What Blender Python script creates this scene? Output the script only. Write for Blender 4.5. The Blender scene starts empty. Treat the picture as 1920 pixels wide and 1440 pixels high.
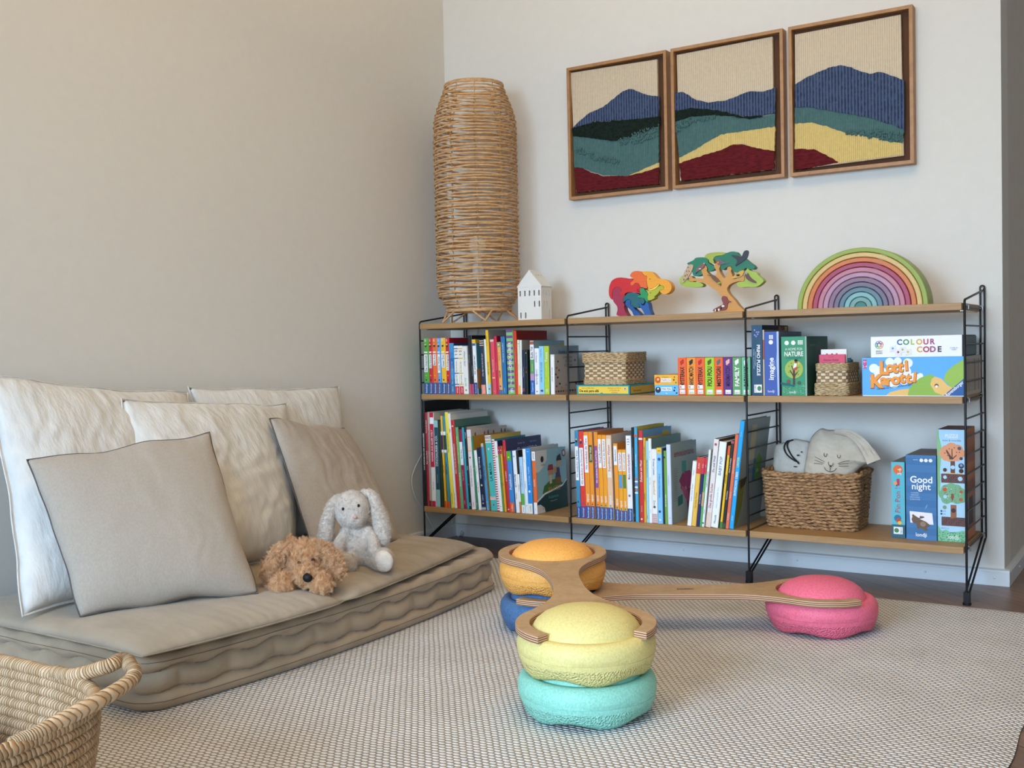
import bpy, bmesh, math, random
from mathutils import Vector, Matrix, noise
random.seed(7)
PI = math.pi
scene = bpy.context.scene
COL = scene.collection

# ---------------------------------------------------------------- camera
CF = 2000.459
CC = Vector((2.36639, -3.26846, 0.69746))
_ya, _pi, _ro = -0.57034, -0.03229, -0.02194
FW = Vector((math.sin(_ya)*math.cos(_pi), math.cos(_ya)*math.cos(_pi), math.sin(_pi)))
_rt = Vector((math.cos(_ya), -math.sin(_ya), 0)); _up = _rt.cross(FW)
R2 = math.cos(_ro)*_rt + math.sin(_ro)*_up
U2 = -math.sin(_ro)*_rt + math.cos(_ro)*_up
cam_d = bpy.data.cameras.new('camera'); cam = bpy.data.objects.new('camera', cam_d); COL.objects.link(cam)
cam_d.sensor_width = 36; cam_d.lens = 36*CF/1920; cam_d.clip_start = 0.02
_m = Matrix((R2, U2, -FW)).transposed().to_4x4(); _m.translation = CC
cam.matrix_world = _m
scene.camera = cam
def ray(px, py): return FW + R2*((px-960)/CF) - U2*((py-720)/CF)
def un(px, py, ax, val):                # where the sight line through a photo point meets a real plane (axis ax = val)
    d = ray(px, py); k = (val-CC[ax])/d[ax]; return CC + d*k
def atz(px, py, z): return un(px, py, 2, z)
def aty(px, py, y): return un(px, py, 1, y)
def atx(px, py, x): return un(px, py, 0, x)

# ---------------------------------------------------------------- light and exposure
vs = scene.view_settings
vs.view_transform = 'Standard'; vs.look = 'None'; vs.gamma = 1; vs.use_curve_mapping = False
vs.exposure = 0.0
scene.cycles.use_denoising = True
scene.cycles.max_bounces = 8; scene.cycles.diffuse_bounces = 5
w = bpy.data.worlds.new('world'); scene.world = w; w.use_nodes = True
w.node_tree.nodes['Background'].inputs[0].default_value = (0.75, 0.87, 1.0, 1)
w.node_tree.nodes['Background'].inputs[1].default_value = 1.0
def area(name, loc, target, sx, sy, power, col, spread=180):
    d = bpy.data.lights.new(name, 'AREA'); d.shape = 'RECTANGLE'; d.size = sx; d.size_y = sy; d.energy = power; d.color = col; d.spread = math.radians(spread)
    o = bpy.data.objects.new(name, d); COL.objects.link(o); o.location = loc
    o.rotation_euler = (Vector(target)-Vector(loc)).to_track_quat('-Z', 'Y').to_euler()
    return o
# blue daylight falling in through the two big windows of the end wall, warm ceiling lamp washing the ceiling
area('daylight_window', (0.95, -5.25, 1.3), (1.25, 0, -0.45), 1.7, 1.7, 37, (0.53, 0.75, 1.0), 75)
area('daylight_terrace_door', (3.35, -5.25, 1.1), (1.2, -1, 0.0), 1.5, 2.0, 32, (0.58, 0.78, 1.0), 120)
area('ceiling_lamp', (1.6, -1.85, 2.0), (1.5, -1.7, 3), .8, .8, 37, (1.0, 0.72, 0.37))

# ---------------------------------------------------------------- helpers
def lin(h, k=1.0):
    h = h.lstrip('#'); o = []
    for i in (0, 2, 4):
        c = int(h[i:i+2], 16)/255
        c = c/12.92 if c <= .04045 else ((c+.055)/1.055)**2.4
        o.append(min(c*k, .93))
    return (o[0], o[1], o[2], 1)
_mats = {}
def new_mat(name):
    m = bpy.data.materials.new(name); m.use_nodes = True
    nt = m.node_tree; b = nt.nodes['Principled BSDF']; return m, nt, b
def flat(h, rough=.55, k=1.25, spec=.35, metal=0):
    key = (h, rough, k, spec, metal)
    if key in _mats: return _mats[key]
    m, nt, b = new_mat('paint_'+h)
    c = lin(h, k)
    n = nt.nodes.new('ShaderNodeTexNoise'); n.inputs['Scale'].default_value = 60
    r = nt.nodes.new('ShaderNodeMixRGB'); r.inputs[1].default_value = c
    r.inputs[2].default_value = (c[0]*.93, c[1]*.93, c[2]*.93, 1)
    nt.links.new(n.outputs[0], r.inputs[0]); nt.links.new(r.outputs[0], b.inputs['Base Color'])
    b.inputs['Roughness'].default_value = rough; b.inputs['Specular IOR Level'].default_value = spec
    b.inputs['Metallic'].default_value = metal
    _mats[key] = m; return m
def node(nt, t, **kw):
    n = nt.nodes.new(t)
    for k, v in kw.items(): setattr(n, k, v)
    return n
def noisy(name, h1, h2, scale=40, rough=.8, bump=.3, bscale=None, dist=.002, stretch=(1, 1, 1), k=1.25, detail=4, coord='Object', spec=.3, sheen=0):
    """two-tone noise colour with a noise bump"""
    m, nt, b = new_mat(name); L = nt.links.new
    tc = node(nt, 'ShaderNodeTexCoord'); mp = node(nt, 'ShaderNodeMapping'); mp.inputs['Scale'].default_value = stretch
    L(tc.outputs[coord], mp.inputs[0])
    n = node(nt, 'ShaderNodeTexNoise'); n.inputs['Scale'].default_value = scale; n.inputs['Detail'].default_value = detail
    L(mp.outputs[0], n.inputs['Vector'])
    cr = node(nt, 'ShaderNodeValToRGB'); cr.color_ramp.elements[0].position = .35; cr.color_ramp.elements[1].position = .65
    cr.color_ramp.elements[0].color = lin(h1, k); cr.color_ramp.elements[1].color = lin(h2, k)
    L(n.outputs[0], cr.inputs[0]); L(cr.outputs[0], b.inputs['Base Color'])
    n2 = node(nt, 'ShaderNodeTexNoise'); n2.inputs['Scale'].default_value = bscale or scale; n2.inputs['Detail'].default_value = detail
    L(mp.outputs[0], n2.inputs['Vector'])
    bp = node(nt, 'ShaderNodeBump'); bp.inputs['Strength'].default_value = bump; bp.inputs['Distance'].default_value = dist
    L(n2.outputs[0], bp.inputs['Height']); L(bp.outputs[0], b.inputs['Normal'])
    b.inputs['Roughness'].default_value = rough; b.inputs['Specular IOR Level'].default_value = spec
    if sheen: b.inputs['Sheen Weight'].default_value = sheen
    return m

class MB:
    def __init__(s): s.v = []; s.f = []; s.m = []; s.mats = []; s.uv = {}
    def mi(s, mat):
        if mat not in s.mats: s.mats.append(mat)
        return s.mats.index(mat)
    def face(s, idx, mat): s.f.append(tuple(idx)); s.m.append(s.mi(mat))
    def poly(s, pts, mat):
        n = len(s.v); s.v += [tuple(p) for p in pts]; s.face(range(n, n+len(pts)), mat)
    def box(s, a, b, mat, M=None):
        n = len(s.v)
        P = [Vector((x, y, z)) for x in (a[0], b[0]) for y in (a[1], b[1]) for z in (a[2], b[2])]
        if M: P = [M @ p for p in P]
        s.v += [tuple(p) for p in P]
        for q in ((0,1,3,2),(4,6,7,5),(0,4,5,1),(2,3,7,6),(0,2,6,4),(1,5,7,3)): s.face([n+i for i in q], mat)
    def rbox(s, a, b, mat, r=.002, M=None, seg=2):
        bm = bmesh.new(); bmesh.ops.create_cube(bm, size=1)
        for v in bm.verts: v.co = Vector([(a[i]+b[i])/2 + v.co[i]*(b[i]-a[i]) for i in range(3)])
        bmesh.ops.bevel(bm, geom=bm.edges[:], offset=r, segments=seg, affect='EDGES', profile=.5)
        s.bm(bm, mat, M); bm.free()
    def bm(s, bm, mat, M=None):
        n = len(s.v); bm.verts.ensure_lookup_table(); bm.verts.index_update()
        s.v += [tuple(M @ v.co if M else v.co) for v in bm.verts]
        for f in bm.faces: s.face([n+v.index for v in f.verts], mat)
    def tube(s, pts, r, mat, seg=8, closed=False, caps=True, uv=0):
        pts = [Vector(p) for p in pts]; N = len(pts); n0 = len(s.v)
        rf = r if callable(r) else (lambda i: r)
        prev = None
        for i, p in enumerate(pts):
            t = (pts[(i+1) % N]-pts[i-1]) if (closed or 0 < i < N-1) else (pts[1]-pts[0] if i == 0 else pts[-1]-pts[-2])
            t.normalize()
            if prev is None: u = t.orthogonal().normalized()
            else:
                u = prev - t*prev.dot(t)
                u = u.normalized() if u.length > 1e-6 else t.orthogonal().normalized()
            prev = u; w = t.cross(u); R = rf(i)
            for j in range(seg):
                a = 2*PI*j/seg; s.v.append(tuple(p+u*(R*math.cos(a))+w*(R*math.sin(a))))
                if uv: s.uv[len(s.v)-1] = (i*uv, abs(2*j/seg-1))
        k = s.mi(mat)
        for i in range(N if closed else N-1):
            for j in range(seg):
                a = n0+i*seg+j; b = n0+i*seg+(j+1) % seg; c = n0+((i+1) % N)*seg+(j+1) % seg; d = n0+((i+1) % N)*seg+j
                s.f.append((a, b, c, d)); s.m.append(k)
        if caps and not closed:
            s.face([n0+j for j in range(seg)][::-1], mat); s.face([n0+(N-1)*seg+j for j in range(seg)], mat)
    def grid(s, fn, nu, nv, mat, cu=False, cv=False, uv=None):
        n0 = len(s.v)
        for i in range(nu):
            for j in range(nv):
                s.v.append(tuple(fn(i, j)))
                if uv: s.uv[len(s.v)-1] = uv(i, j)
        k = s.mi(mat)
        for i in range(nu if cu else nu-1):
            for j in range(nv if cv else nv-1):
                a = n0+i*nv+j; b = n0+((i+1) % nu)*nv+j; c = n0+((i+1) % nu)*nv+(j+1) % nv; d = n0+i*nv+(j+1) % nv
                s.f.append((a, b, c, d)); s.m.append(k)
        return n0
    def ell(s, c, r, mat, M=None, nu=16, nv=10):
        c = Vector(c); R = M or Matrix.Identity(3)
        def fn(i, j):
            th = 2*PI*i/nu; ph = PI*j/(nv-1)
            return c + R @ Vector((r[0]*math.sin(ph)*math.cos(th), r[1]*math.sin(ph)*math.sin(th), r[2]*math.cos(ph)))
        s.grid(fn, nu, nv, mat, cu=True)
    def lathe(s, prof, c, mat, nu=32):
        c = Vector(c)
        s.grid(lambda i, j: c+Vector((prof[j][0]*math.cos(2*PI*i/nu), prof[j][0]*math.sin(2*PI*i/nu), prof[j][1])), nu, len(prof), mat, cu=True)
    def prism(s, pts, d, mat, mat2=None):
        """outline (3D points in one plane) pushed along the vector d"""
        n = len(pts); n0 = len(s.v); d = Vector(d)
        s.v += [tuple(p) for p in pts] + [tuple(Vector(p)+d) for p in pts]
        s.face(range(n0, n0+n), mat); s.face(range(n0+2*n-1, n0+n-1, -1), mat)
        for i in range(n):
            s.face((n0+i, n0+(i+1) % n, n0+n+(i+1) % n, n0+n+i), mat2 or mat)
    def text(s, t, o, ux, uy, h, mat, width=None, center=True, bold=0):
        """flat lettering: o = lower corner (or middle when centred), ux reading direction, uy up direction, h = letter height"""
        vs, fs, (x0, x1, y0, y1) = glyphs(t, bold)
        if x1 <= x0: return
        k = h/.72; kx = k
        if width and (x1-x0)*k > width: kx = width/(x1-x0)
        n = len(s.v); o = Vector(o); ux = Vector(ux); uy = Vector(uy)
        cx = (x0+x1)/2 if center else x0; cy = .36 if center else 0
        for (x, y) in vs: s.v.append(tuple(o+ux*((x-cx)*kx)+uy*((y-cy)*k)))
        for f in fs: s.face([n+i for i in f], mat)
    def build(s, name, parent=None, smooth=None, recalc=True, loc=None, merge=0):
        me = bpy.data.meshes.new(name)
        if loc is not None:
            L = Vector(loc); s.v = [tuple(Vector(p)-L) for p in s.v]
        me.from_pydata(s.v, [], s.f)
        for mt in s.mats: me.materials.append(mt)
        me.polygons.foreach_set('material_index', s.m)
        if s.uv:
            ul = me.uv_layers.new(name='uv')
            for lp in me.loops: ul.data[lp.index].uv = s.uv.get(lp.vertex_index, (0, 0))
        if recalc or merge:
            bm = bmesh.new(); bm.from_mesh(me)
            if merge: bmesh.ops.remove_doubles(bm, verts=bm.verts, dist=merge)
            if recalc: bmesh.ops.recalc_face_normals(bm, faces=bm.faces)
            bm.to_mesh(me); bm.free()
        if smooth is not None:
            me.shade_smooth()
            if smooth < 180: me.set_sharp_from_angle(angle=math.radians(smooth))
        me.update()
        o = bpy.data.objects.new(name, me); COL.objects.link(o)
        if loc is not None: o.location = loc
        if parent:
            o.parent = parent
            if loc is None: o.location = -_wl(parent)
            else: o.location = Vector(loc)-_wl(parent)
        return o
def _wl(o):
    v = Vector(o.location)
    while o.parent: o = o.parent; v += Vector(o.location)
    return v
_gl = {}
def glyphs(t, bold=0):
    if (t, bold) in _gl: return _gl[(t, bold)]
    cu = bpy.data.curves.new('lettering', 'FONT'); cu.body = t; cu.resolution_u = 4 if bold > .018 else 2; cu.offset = bold
    ob = bpy.data.objects.new('lettering', cu)
    me = ob.to_mesh()
    vs = [(v.co.x, v.co.y) for v in me.vertices]; fs = [tuple(p.vertices) for p in me.polygons]
    ob.to_mesh_clear(); bpy.data.objects.remove(ob); bpy.data.curves.remove(cu)
    xs = [v[0] for v in vs] or [0, 0]; ys = [v[1] for v in vs] or [0, 0]
    _gl[(t, bold)] = (vs, fs, (min(xs), max(xs), min(ys), max(ys))); return _gl[(t, bold)]
def thing(name, label, cat, loc=(0, 0, 0), group=None):
    o = bpy.data.objects.new(name, None); COL.objects.link(o); o.location = loc; o.empty_display_size = .05
    return tag(o, label, cat, group)
def tag(o, label, cat, group=None, kind=None):
    o['label'] = label; o['category'] = cat
    if group: o['group'] = group
    if kind: o['kind'] = kind
    return o
def struct(o, label, cat): return tag(o, label, cat, None, 'structure')
def nz(x, y=0, z=0): return noise.noise(Vector((x, y, z)))
X, Y, Z = Vector((1, 0, 0)), Vector((0, 1, 0)), Vector((0, 0, 1))

# ---------------------------------------------------------------- materials
def mat_wood(name, h1, h2, sx=(1.2, 30, 30), rough=.5, k=1.2, scale=6):
    m, nt, b = new_mat(name); L = nt.links.new
    tc = node(nt, 'ShaderNodeTexCoord'); mp = node(nt, 'ShaderNodeMapping'); mp.inputs['Scale'].default_value = sx
    L(tc.outputs['Object'], mp.inputs[0])
    n = node(nt, 'ShaderNodeTexNoise'); n.inputs['Scale'].default_value = scale; n.inputs['Detail'].default_value = 8; n.inputs['Roughness'].default_value = .65
    n.inputs['Distortion'].default_value = .6
    L(mp.outputs[0], n.inputs['Vector'])
    cr = node(nt, 'ShaderNodeValToRGB'); cr.color_ramp.elements[0].position = .32; cr.color_ramp.elements[1].position = .68
    cr.color_ramp.elements[0].color = lin(h1, k); cr.color_ramp.elements[1].color = lin(h2, k)
    L(n.outputs[0], cr.inputs[0]); L(cr.outputs[0], b.inputs['Base Color'])
    bp = node(nt, 'ShaderNodeBump'); bp.inputs['Strength'].default_value = .15; bp.inputs['Distance'].default_value = .001
    L(n.outputs[0], bp.inputs['Height']); L(bp.outputs[0], b.inputs['Normal'])
    b.inputs['Roughness'].default_value = rough
    return m
def mat_stripes(name, h1, h2, period, axis=2):
    """plywood edge: layers across the height"""
    m, nt, b = new_mat(name); L = nt.links.new
    tc = node(nt, 'ShaderNodeTexCoord'); sp = node(nt, 'ShaderNodeSeparateXYZ'); L(tc.outputs['Object'], sp.inputs[0])
    a = node(nt, 'ShaderNodeMath', operation='MULTIPLY'); a.inputs[1].default_value = 2*PI/period; L(sp.outputs[axis], a.inputs[0])
    s = node(nt, 'ShaderNodeMath', operation='SINE'); L(a.outputs[0], s.inputs[0])
    cr = node(nt, 'ShaderNodeValToRGB'); cr.color_ramp.elements[0].position = .3; cr.color_ramp.elements[1].position = .7
    cr.color_ramp.elements[0].color = lin(h1, 1.2); cr.color_ramp.elements[1].color = lin(h2, 1.2)
    q = node(nt, 'ShaderNodeMath', operation='MULTIPLY_ADD'); q.inputs[1].default_value = .5; q.inputs[2].default_value = .5
    L(s.outputs[0], q.inputs[0]); L(q.outputs[0], cr.inputs[0]); L(cr.outputs[0], b.inputs['Base Color'])
    b.inputs['Roughness'].default_value = .55
    return m
def mat_rug():
    """flat-woven wool: rows of oval knots, cream over a taupe ground"""
    m, nt, b = new_mat('woven_wool_rug'); L = nt.links.new
    tc = node(nt, 'ShaderNodeTexCoord'); sp = node(nt, 'ShaderNodeSeparateXYZ')
    wob = node(nt, 'ShaderNodeTexNoise'); wob.inputs['Scale'].default_value = 9; L(tc.outputs['Object'], wob.inputs['Vector'])
    mx = node(nt, 'ShaderNodeVectorMath', operation='MULTIPLY_ADD')
    L(wob.outputs['Color'], mx.inputs[0]); mx.inputs[1].default_value = (.006, .006, 0); L(tc.outputs['Object'], mx.inputs[2])
    L(mx.outputs[0], sp.inputs[0])
    def mth(op, a, bb=None, c=None):
        n = node(nt, 'ShaderNodeMath', operation=op)
        for i, x in enumerate((a, bb, c)):
            if x is None: continue
            if isinstance(x, (int, float)): n.inputs[i].default_value = x
            else: L(x, n.inputs[i])
        return n.outputs[0]
    px, py = .0150, .0098
    v = mth('DIVIDE', sp.outputs[1], py)
    row = mth('FLOOR', v)
    u = mth('ADD', mth('DIVIDE', sp.outputs[0], px), mth('MULTIPLY', row, .5))
    fu = mth('SUBTRACT', mth('FRACT', u), .5); fv = mth('SUBTRACT', mth('FRACT', v), .5)
    d = mth('ADD', mth('MULTIPLY', fu, mth('MULTIPLY', fu, 4.2)), mth('MULTIPLY', fv, mth('MULTIPLY', fv, 4.6)))
    hgt = mth('SUBTRACT', 1.0, d)
    hgt = mth('MAXIMUM', hgt, 0.0)
    hgt = mth('POWER', hgt, .6)
    cr = node(nt, 'ShaderNodeValToRGB'); cr.color_ramp.elements[0].position = .05; cr.color_ramp.elements[1].position = .55
    cr.color_ramp.elements[0].color = lin('918a84', 1.25); cr.color_ramp.elements[1].color = lin('d5d4d5', 1.25)
    L(hgt, cr.inputs[0])
    n = node(nt, 'ShaderNodeTexNoise'); n.inputs['Scale'].default_value = 5; n.inputs['Detail'].default_value = 6; L(tc.outputs['Object'], n.inputs['Vector'])
    mm = node(nt, 'ShaderNodeMixRGB', blend_type='MULTIPLY'); mm.inputs[0].default_value = .35
    c2 = node(nt, 'ShaderNodeValToRGB'); c2.color_ramp.elements[0].color = (.7, .66, .6, 1); c2.color_ramp.elements[0].position = .3; c2.color_ramp.elements[1].color = (1, 1, 1, 1); c2.color_ramp.elements[1].position = .6
    L(n.outputs[0], c2.inputs[0]); L(cr.outputs[0], mm.inputs[1]); L(c2.outputs[0], mm.inputs[2])
    L(mm.outputs[0], b.inputs['Base Color'])
    bp = node(nt, 'ShaderNodeBump'); bp.inputs['Strength'].default_value = .9; bp.inputs['Distance'].default_value = .004
    L(hgt, bp.inputs['Height']); L(bp.outputs[0], b.inputs['Normal'])
    b.inputs['Roughness'].default_value = .95; b.inputs['Specular IOR Level'].default_value = .1
    return m
def mat_weave(name, h1, h2, h3, nu, nv, bump=.8, dist=.003):
    """plaited basket: over-under checker in the mesh's own uv"""
    m, nt, b = new_mat(name); L = nt.links.new
    tc = node(nt, 'ShaderNodeTexCoord'); sp = node(nt, 'ShaderNodeSeparateXYZ'); L(tc.outputs['UV'], sp.inputs[0])
    def mth(op, a, bb=None):
        n = node(nt, 'ShaderNodeMath', operation=op)
        for i, x in enumerate((a, bb)):
            if x is None: continue
            if isinstance(x, (int, float)): n.inputs[i].default_value = x
            else: L(x, n.inputs[i])
        return n.outputs[0]
    u = mth('MULTIPLY', sp.outputs[0], nu); v = mth('MULTIPLY', sp.outputs[1], nv)
    par = mth('MODULO', mth('FLOOR', v), 2.0)
    su = mth('SINE', mth('MULTIPLY', mth('ADD', u, par), PI))
    sv = mth('SINE', mth('MULTIPLY', mth('FRACT', v), PI))
    hgt = mth('MULTIPLY', mth('MINIMUM', mth('MAXIMUM', mth('ADD', mth('MULTIPLY', su, 1.6), .75), .18), 1.0), mth('POWER', mth('ABSOLUTE', sv), .4))
    cr = node(nt, 'ShaderNodeValToRGB'); cr.color_ramp.elements[0].position = .05; cr.color_ramp.elements[1].position = .9
    cr.color_ramp.elements[0].color = lin(h1, 1.2); cr.color_ramp.elements[1].color = lin(h3, 1.2)
    e = cr.color_ramp.elements.new(.4); e.color = lin(h2, 1.2)
    L(hgt, cr.inputs[0])
    n = node(nt, 'ShaderNodeTexNoise'); n.inputs['Scale'].default_value = 70; L(tc.outputs['Object'], n.inputs['Vector'])
    mm = node(nt, 'ShaderNodeMixRGB', blend_type='OVERLAY'); mm.inputs[0].default_value = .5
    L(cr.outputs[0], mm.inputs[1]); L(n.outputs[0], mm.inputs[2]); L(mm.outputs[0], b.inputs['Base Color'])
    bp = node(nt, 'ShaderNodeBump'); bp.inputs['Strength'].default_value = bump; bp.inputs['Distance'].default_value = dist
    L(hgt, bp.inputs['Height']); L(bp.outputs[0], b.inputs['Normal'])
    b.inputs['Roughness'].default_value = .7
    return m
def mat_ribs(name, h1, h2, period, rough=.95, dist=.003, axis=0, fuzz=90):
    """woven wool with ribs of loops along one axis"""
    m, nt, b = new_mat(name); L = nt.links.new
    tc = node(nt, 'ShaderNodeTexCoord'); sp = node(nt, 'ShaderNodeSeparateXYZ'); L(tc.outputs['Object'], sp.inputs[0])
    n = node(nt, 'ShaderNodeTexNoise'); n.inputs['Scale'].default_value = fuzz; n.inputs['Detail'].default_value = 5; L(tc.outputs['Object'], n.inputs['Vector'])
    a = node(nt, 'ShaderNodeMath', operation='MULTIPLY'); a.inputs[1].default_value = 2*PI/period; L(sp.outputs[axis], a.inputs[0])
    a2 = node(nt, 'ShaderNodeMath', operation='MULTIPLY_ADD'); a2.inputs[1].default_value = 1.6; L(n.outputs[0], a2.inputs[0]); L(a.outputs[0], a2.inputs[2])
    s = node(nt, 'ShaderNodeMath', operation='SINE'); L(a2.outputs[0], s.inputs[0])
    q = node(nt, 'ShaderNodeMath', operation='MULTIPLY_ADD'); q.inputs[1].default_value = .35; q.inputs[2].default_value = .1; L(s.outputs[0], q.inputs[0])
    q2 = node(nt, 'ShaderNodeMath', operation='ADD'); L(q.outputs[0], q2.inputs[0]); L(n.outputs[0], q2.inputs[1])
    cr = node(nt, 'ShaderNodeValToRGB'); cr.color_ramp.elements[0].position = .25; cr.color_ramp.elements[1].position = .75
    cr.color_ramp.elements[0].color = lin(h1, 1.2); cr.color_ramp.elements[1].color = lin(h2, 1.2)
    L(q2.outputs[0], cr.inputs[0]); L(cr.outputs[0], b.inputs['Base Color'])
    bp = node(nt, 'ShaderNodeBump'); bp.inputs['Strength'].default_value = .8; bp.inputs['Distance'].default_value = dist
    L(q2.outputs[0], bp.inputs['Height']); L(bp.outputs[0], b.inputs['Normal'])
    b.inputs['Roughness'].default_value = rough; b.inputs['Specular IOR Level'].default_value = .1
    return m
def mat_wrap(name, h1, h2, h3, slant=.9, dist=.004):
    """cord wrapped with leaf strips: one strip per unit of u, slanting round the cord"""
    m, nt, b = new_mat(name); L = nt.links.new
    tc = node(nt, 'ShaderNodeTexCoord'); sp = node(nt, 'ShaderNodeSeparateXYZ'); L(tc.outputs['UV'], sp.inputs[0])
    def mth(op, a, bb=None, c=None):
        n = node(nt, 'ShaderNodeMath', operation=op)
        for i, x in enumerate((a, bb, c)):
            if x is None: continue
            if isinstance(x, (int, float)): n.inputs[i].default_value = x
            else: L(x, n.inputs[i])
        return n.outputs[0]
    nw = node(nt, 'ShaderNodeTexNoise'); nw.inputs['Scale'].default_value = 40; L(tc.outputs['Object'], nw.inputs['Vector'])
    u = mth('ADD', mth('MULTIPLY_ADD', sp.outputs[1], slant, sp.outputs[0]), mth('MULTIPLY', nw.outputs[0], 1.2))
    f = mth('FRACT', u); k = mth('FLOOR', u)
    wn = node(nt, 'ShaderNodeTexWhiteNoise', noise_dimensions='1D'); L(k, wn.inputs['W'])
    hgt = mth('POWER', mth('SINE', mth('MULTIPLY', mth('POWER', f, .65), PI)), .5)
    cr = node(nt, 'ShaderNodeValToRGB'); cr.color_ramp.elements[0].position = 0; cr.color_ramp.elements[1].position = 1
    cr.color_ramp.elements[0].color = lin(h2, 1.1); cr.color_ramp.elements[1].color = lin(h3, 1.1)
    L(wn.outputs['Value'], cr.inputs[0])
    mm = node(nt, 'ShaderNodeMixRGB'); mm.inputs[1].default_value = lin(h1, 1.0)
    st = node(nt, 'ShaderNodeMapRange'); st.inputs[1].default_value = .05; st.inputs[2].default_value = .6; L(hgt, st.inputs[0])
    L(st.outputs[0], mm.inputs[0]); L(cr.outputs[0], mm.inputs[2])
    L(mm.outputs[0], b.inputs['Base Color'])
    bp = node(nt, 'ShaderNodeBump'); bp.inputs['Strength'].default_value = 1; bp.inputs['Distance'].default_value = dist
    L(hgt, bp.inputs['Height']); L(bp.outputs[0], b.inputs['Normal'])
    b.inputs['Roughness'].default_value = .6; b.inputs['Specular IOR Level'].default_value = .3
    return m
def mat_floor():
    m, nt, b = new_mat('dark_wood_floor'); L = nt.links.new
    tc = node(nt, 'ShaderNodeTexCoord')
    br = node(nt, 'ShaderNodeTexBrick'); br.inputs['Scale'].default_value = 1; br.inputs['Brick Width'].default_value = 1.1; br.inputs['Row Height'].default_value = .09
    br.inputs['Mortar Size'].default_value = .0012; br.offset = .37
    br.inputs['Color1'].default_value = lin('6a5348', 1.1); br.inputs['Color2'].default_value = lin('7d6457', 1.1); br.inputs['Mortar'].default_value = lin('2c221e', 1)
    mp = node(nt, 'ShaderNodeMapping'); mp.inputs['Rotation'].default_value = (0, 0, .62); L(tc.outputs['Object'], mp.inputs[0]); L(mp.outputs[0], br.inputs['Vector'])
    mp2 = node(nt, 'ShaderNodeMapping'); mp2.inputs['Scale'].default_value = (2, 30, 1); L(mp.outputs[0], mp2.inputs[0])
    n = node(nt, 'ShaderNodeTexNoise'); n.inputs['Scale'].default_value = 3; n.inputs['Detail'].default_value = 8; L(mp2.outputs[0], n.inputs['Vector'])
    mm = node(nt, 'ShaderNodeMixRGB', blend_type='OVERLAY'); mm.inputs[0].default_value = .55
    L(br.outputs[0], mm.inputs[1]); L(n.outputs[0], mm.inputs[2]); L(mm.outputs[0], b.inputs['Base Color'])
    b.inputs['Roughness'].default_value = .38; b.inputs['Specular IOR Level'].default_value = .5
    return m
M_wall = noisy('warm_white_wall_paint', 'dcd9d2', 'dedbd4', scale=30, rough=.9, bump=.07, bscale=260, dist=.0006, k=1.0, spec=.15)
M_white = flat('e3e3e0', rough=.5, k=1.0)
M_oak = mat_wood('oak_veneer', '8a683f', 'a78255', sx=(1.2, 40, 40))
M_oakframe = mat_wood('oak_frame', '94693f', 'a87c52', sx=(14, 14, 14), scale=2)
M_black = flat('15161a', rough=.4, k=1.0)
M_steel = flat('b5b5b2', rough=.3, k=1.0, metal=.8)
M_rattan = noisy('natural_rattan', 'a87f55', 'c39c70', scale=60, rough=.55, bump=.2, stretch=(1, 1, 3))
M_ceramic = flat('e6e4de', rough=.35, k=1.0)
M_page = noisy('book_pages', 'c9c1b2', 'ddd6c9', scale=300, rough=.9, bump=.3, stretch=(1, .02, .02))
# ================================================================ the room
XR, RX, YE, H = 1.9104, 4.6, -5.4, 2.5
def slab(name, a, b, m, label, cat, **kw):
    mb = MB(); mb.box(a, b, m); o = mb.build(name); struct(o, label, cat); return o
slab('floor', (-.15, YE-.1, -.1), (RX+.1, 1.7, 0), mat_floor(), 'dark brown wood plank floor of the room', 'floor')
slab('ceiling', (-.15, YE-.1, H), (RX+.1, 1.7, H+.1), flat('eeece6', .9, 1.0), 'white ceiling over the room', 'ceiling')
slab('wall_left', (-.12, YE-.1, 0), (0, .12, H), M_wall, 'plain cream wall behind the floor cushions', 'wall')
slab('wall_back', (0, 0, 0), (XR, .12, H), M_wall, 'cream wall carrying the shelves and woven pictures', 'wall')
slab('wall_corner', (XR-.12, .12, 0), (XR, 1.6, H), noisy('shaded_wall_paint', 'cfc9bf', 'd3cdc3', scale=30, rough=.9, bump=.1, bscale=160, dist=.001, k=1.0), 'shaded grey wall return past the shelf end', 'wall')  # wall paint darkened: the dimmer light on this face is put into its colour
slab('wall_far', (XR-.12, 1.6, 0), (RX+.1, 1.7, H), M_wall, 'far wall beyond the passage', 'wall')
slab('wall_right', (RX, YE-.1, 0), (RX+.1, 1.6, H), M_wall, 'side wall of the room opposite the cushions', 'wall')
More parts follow.
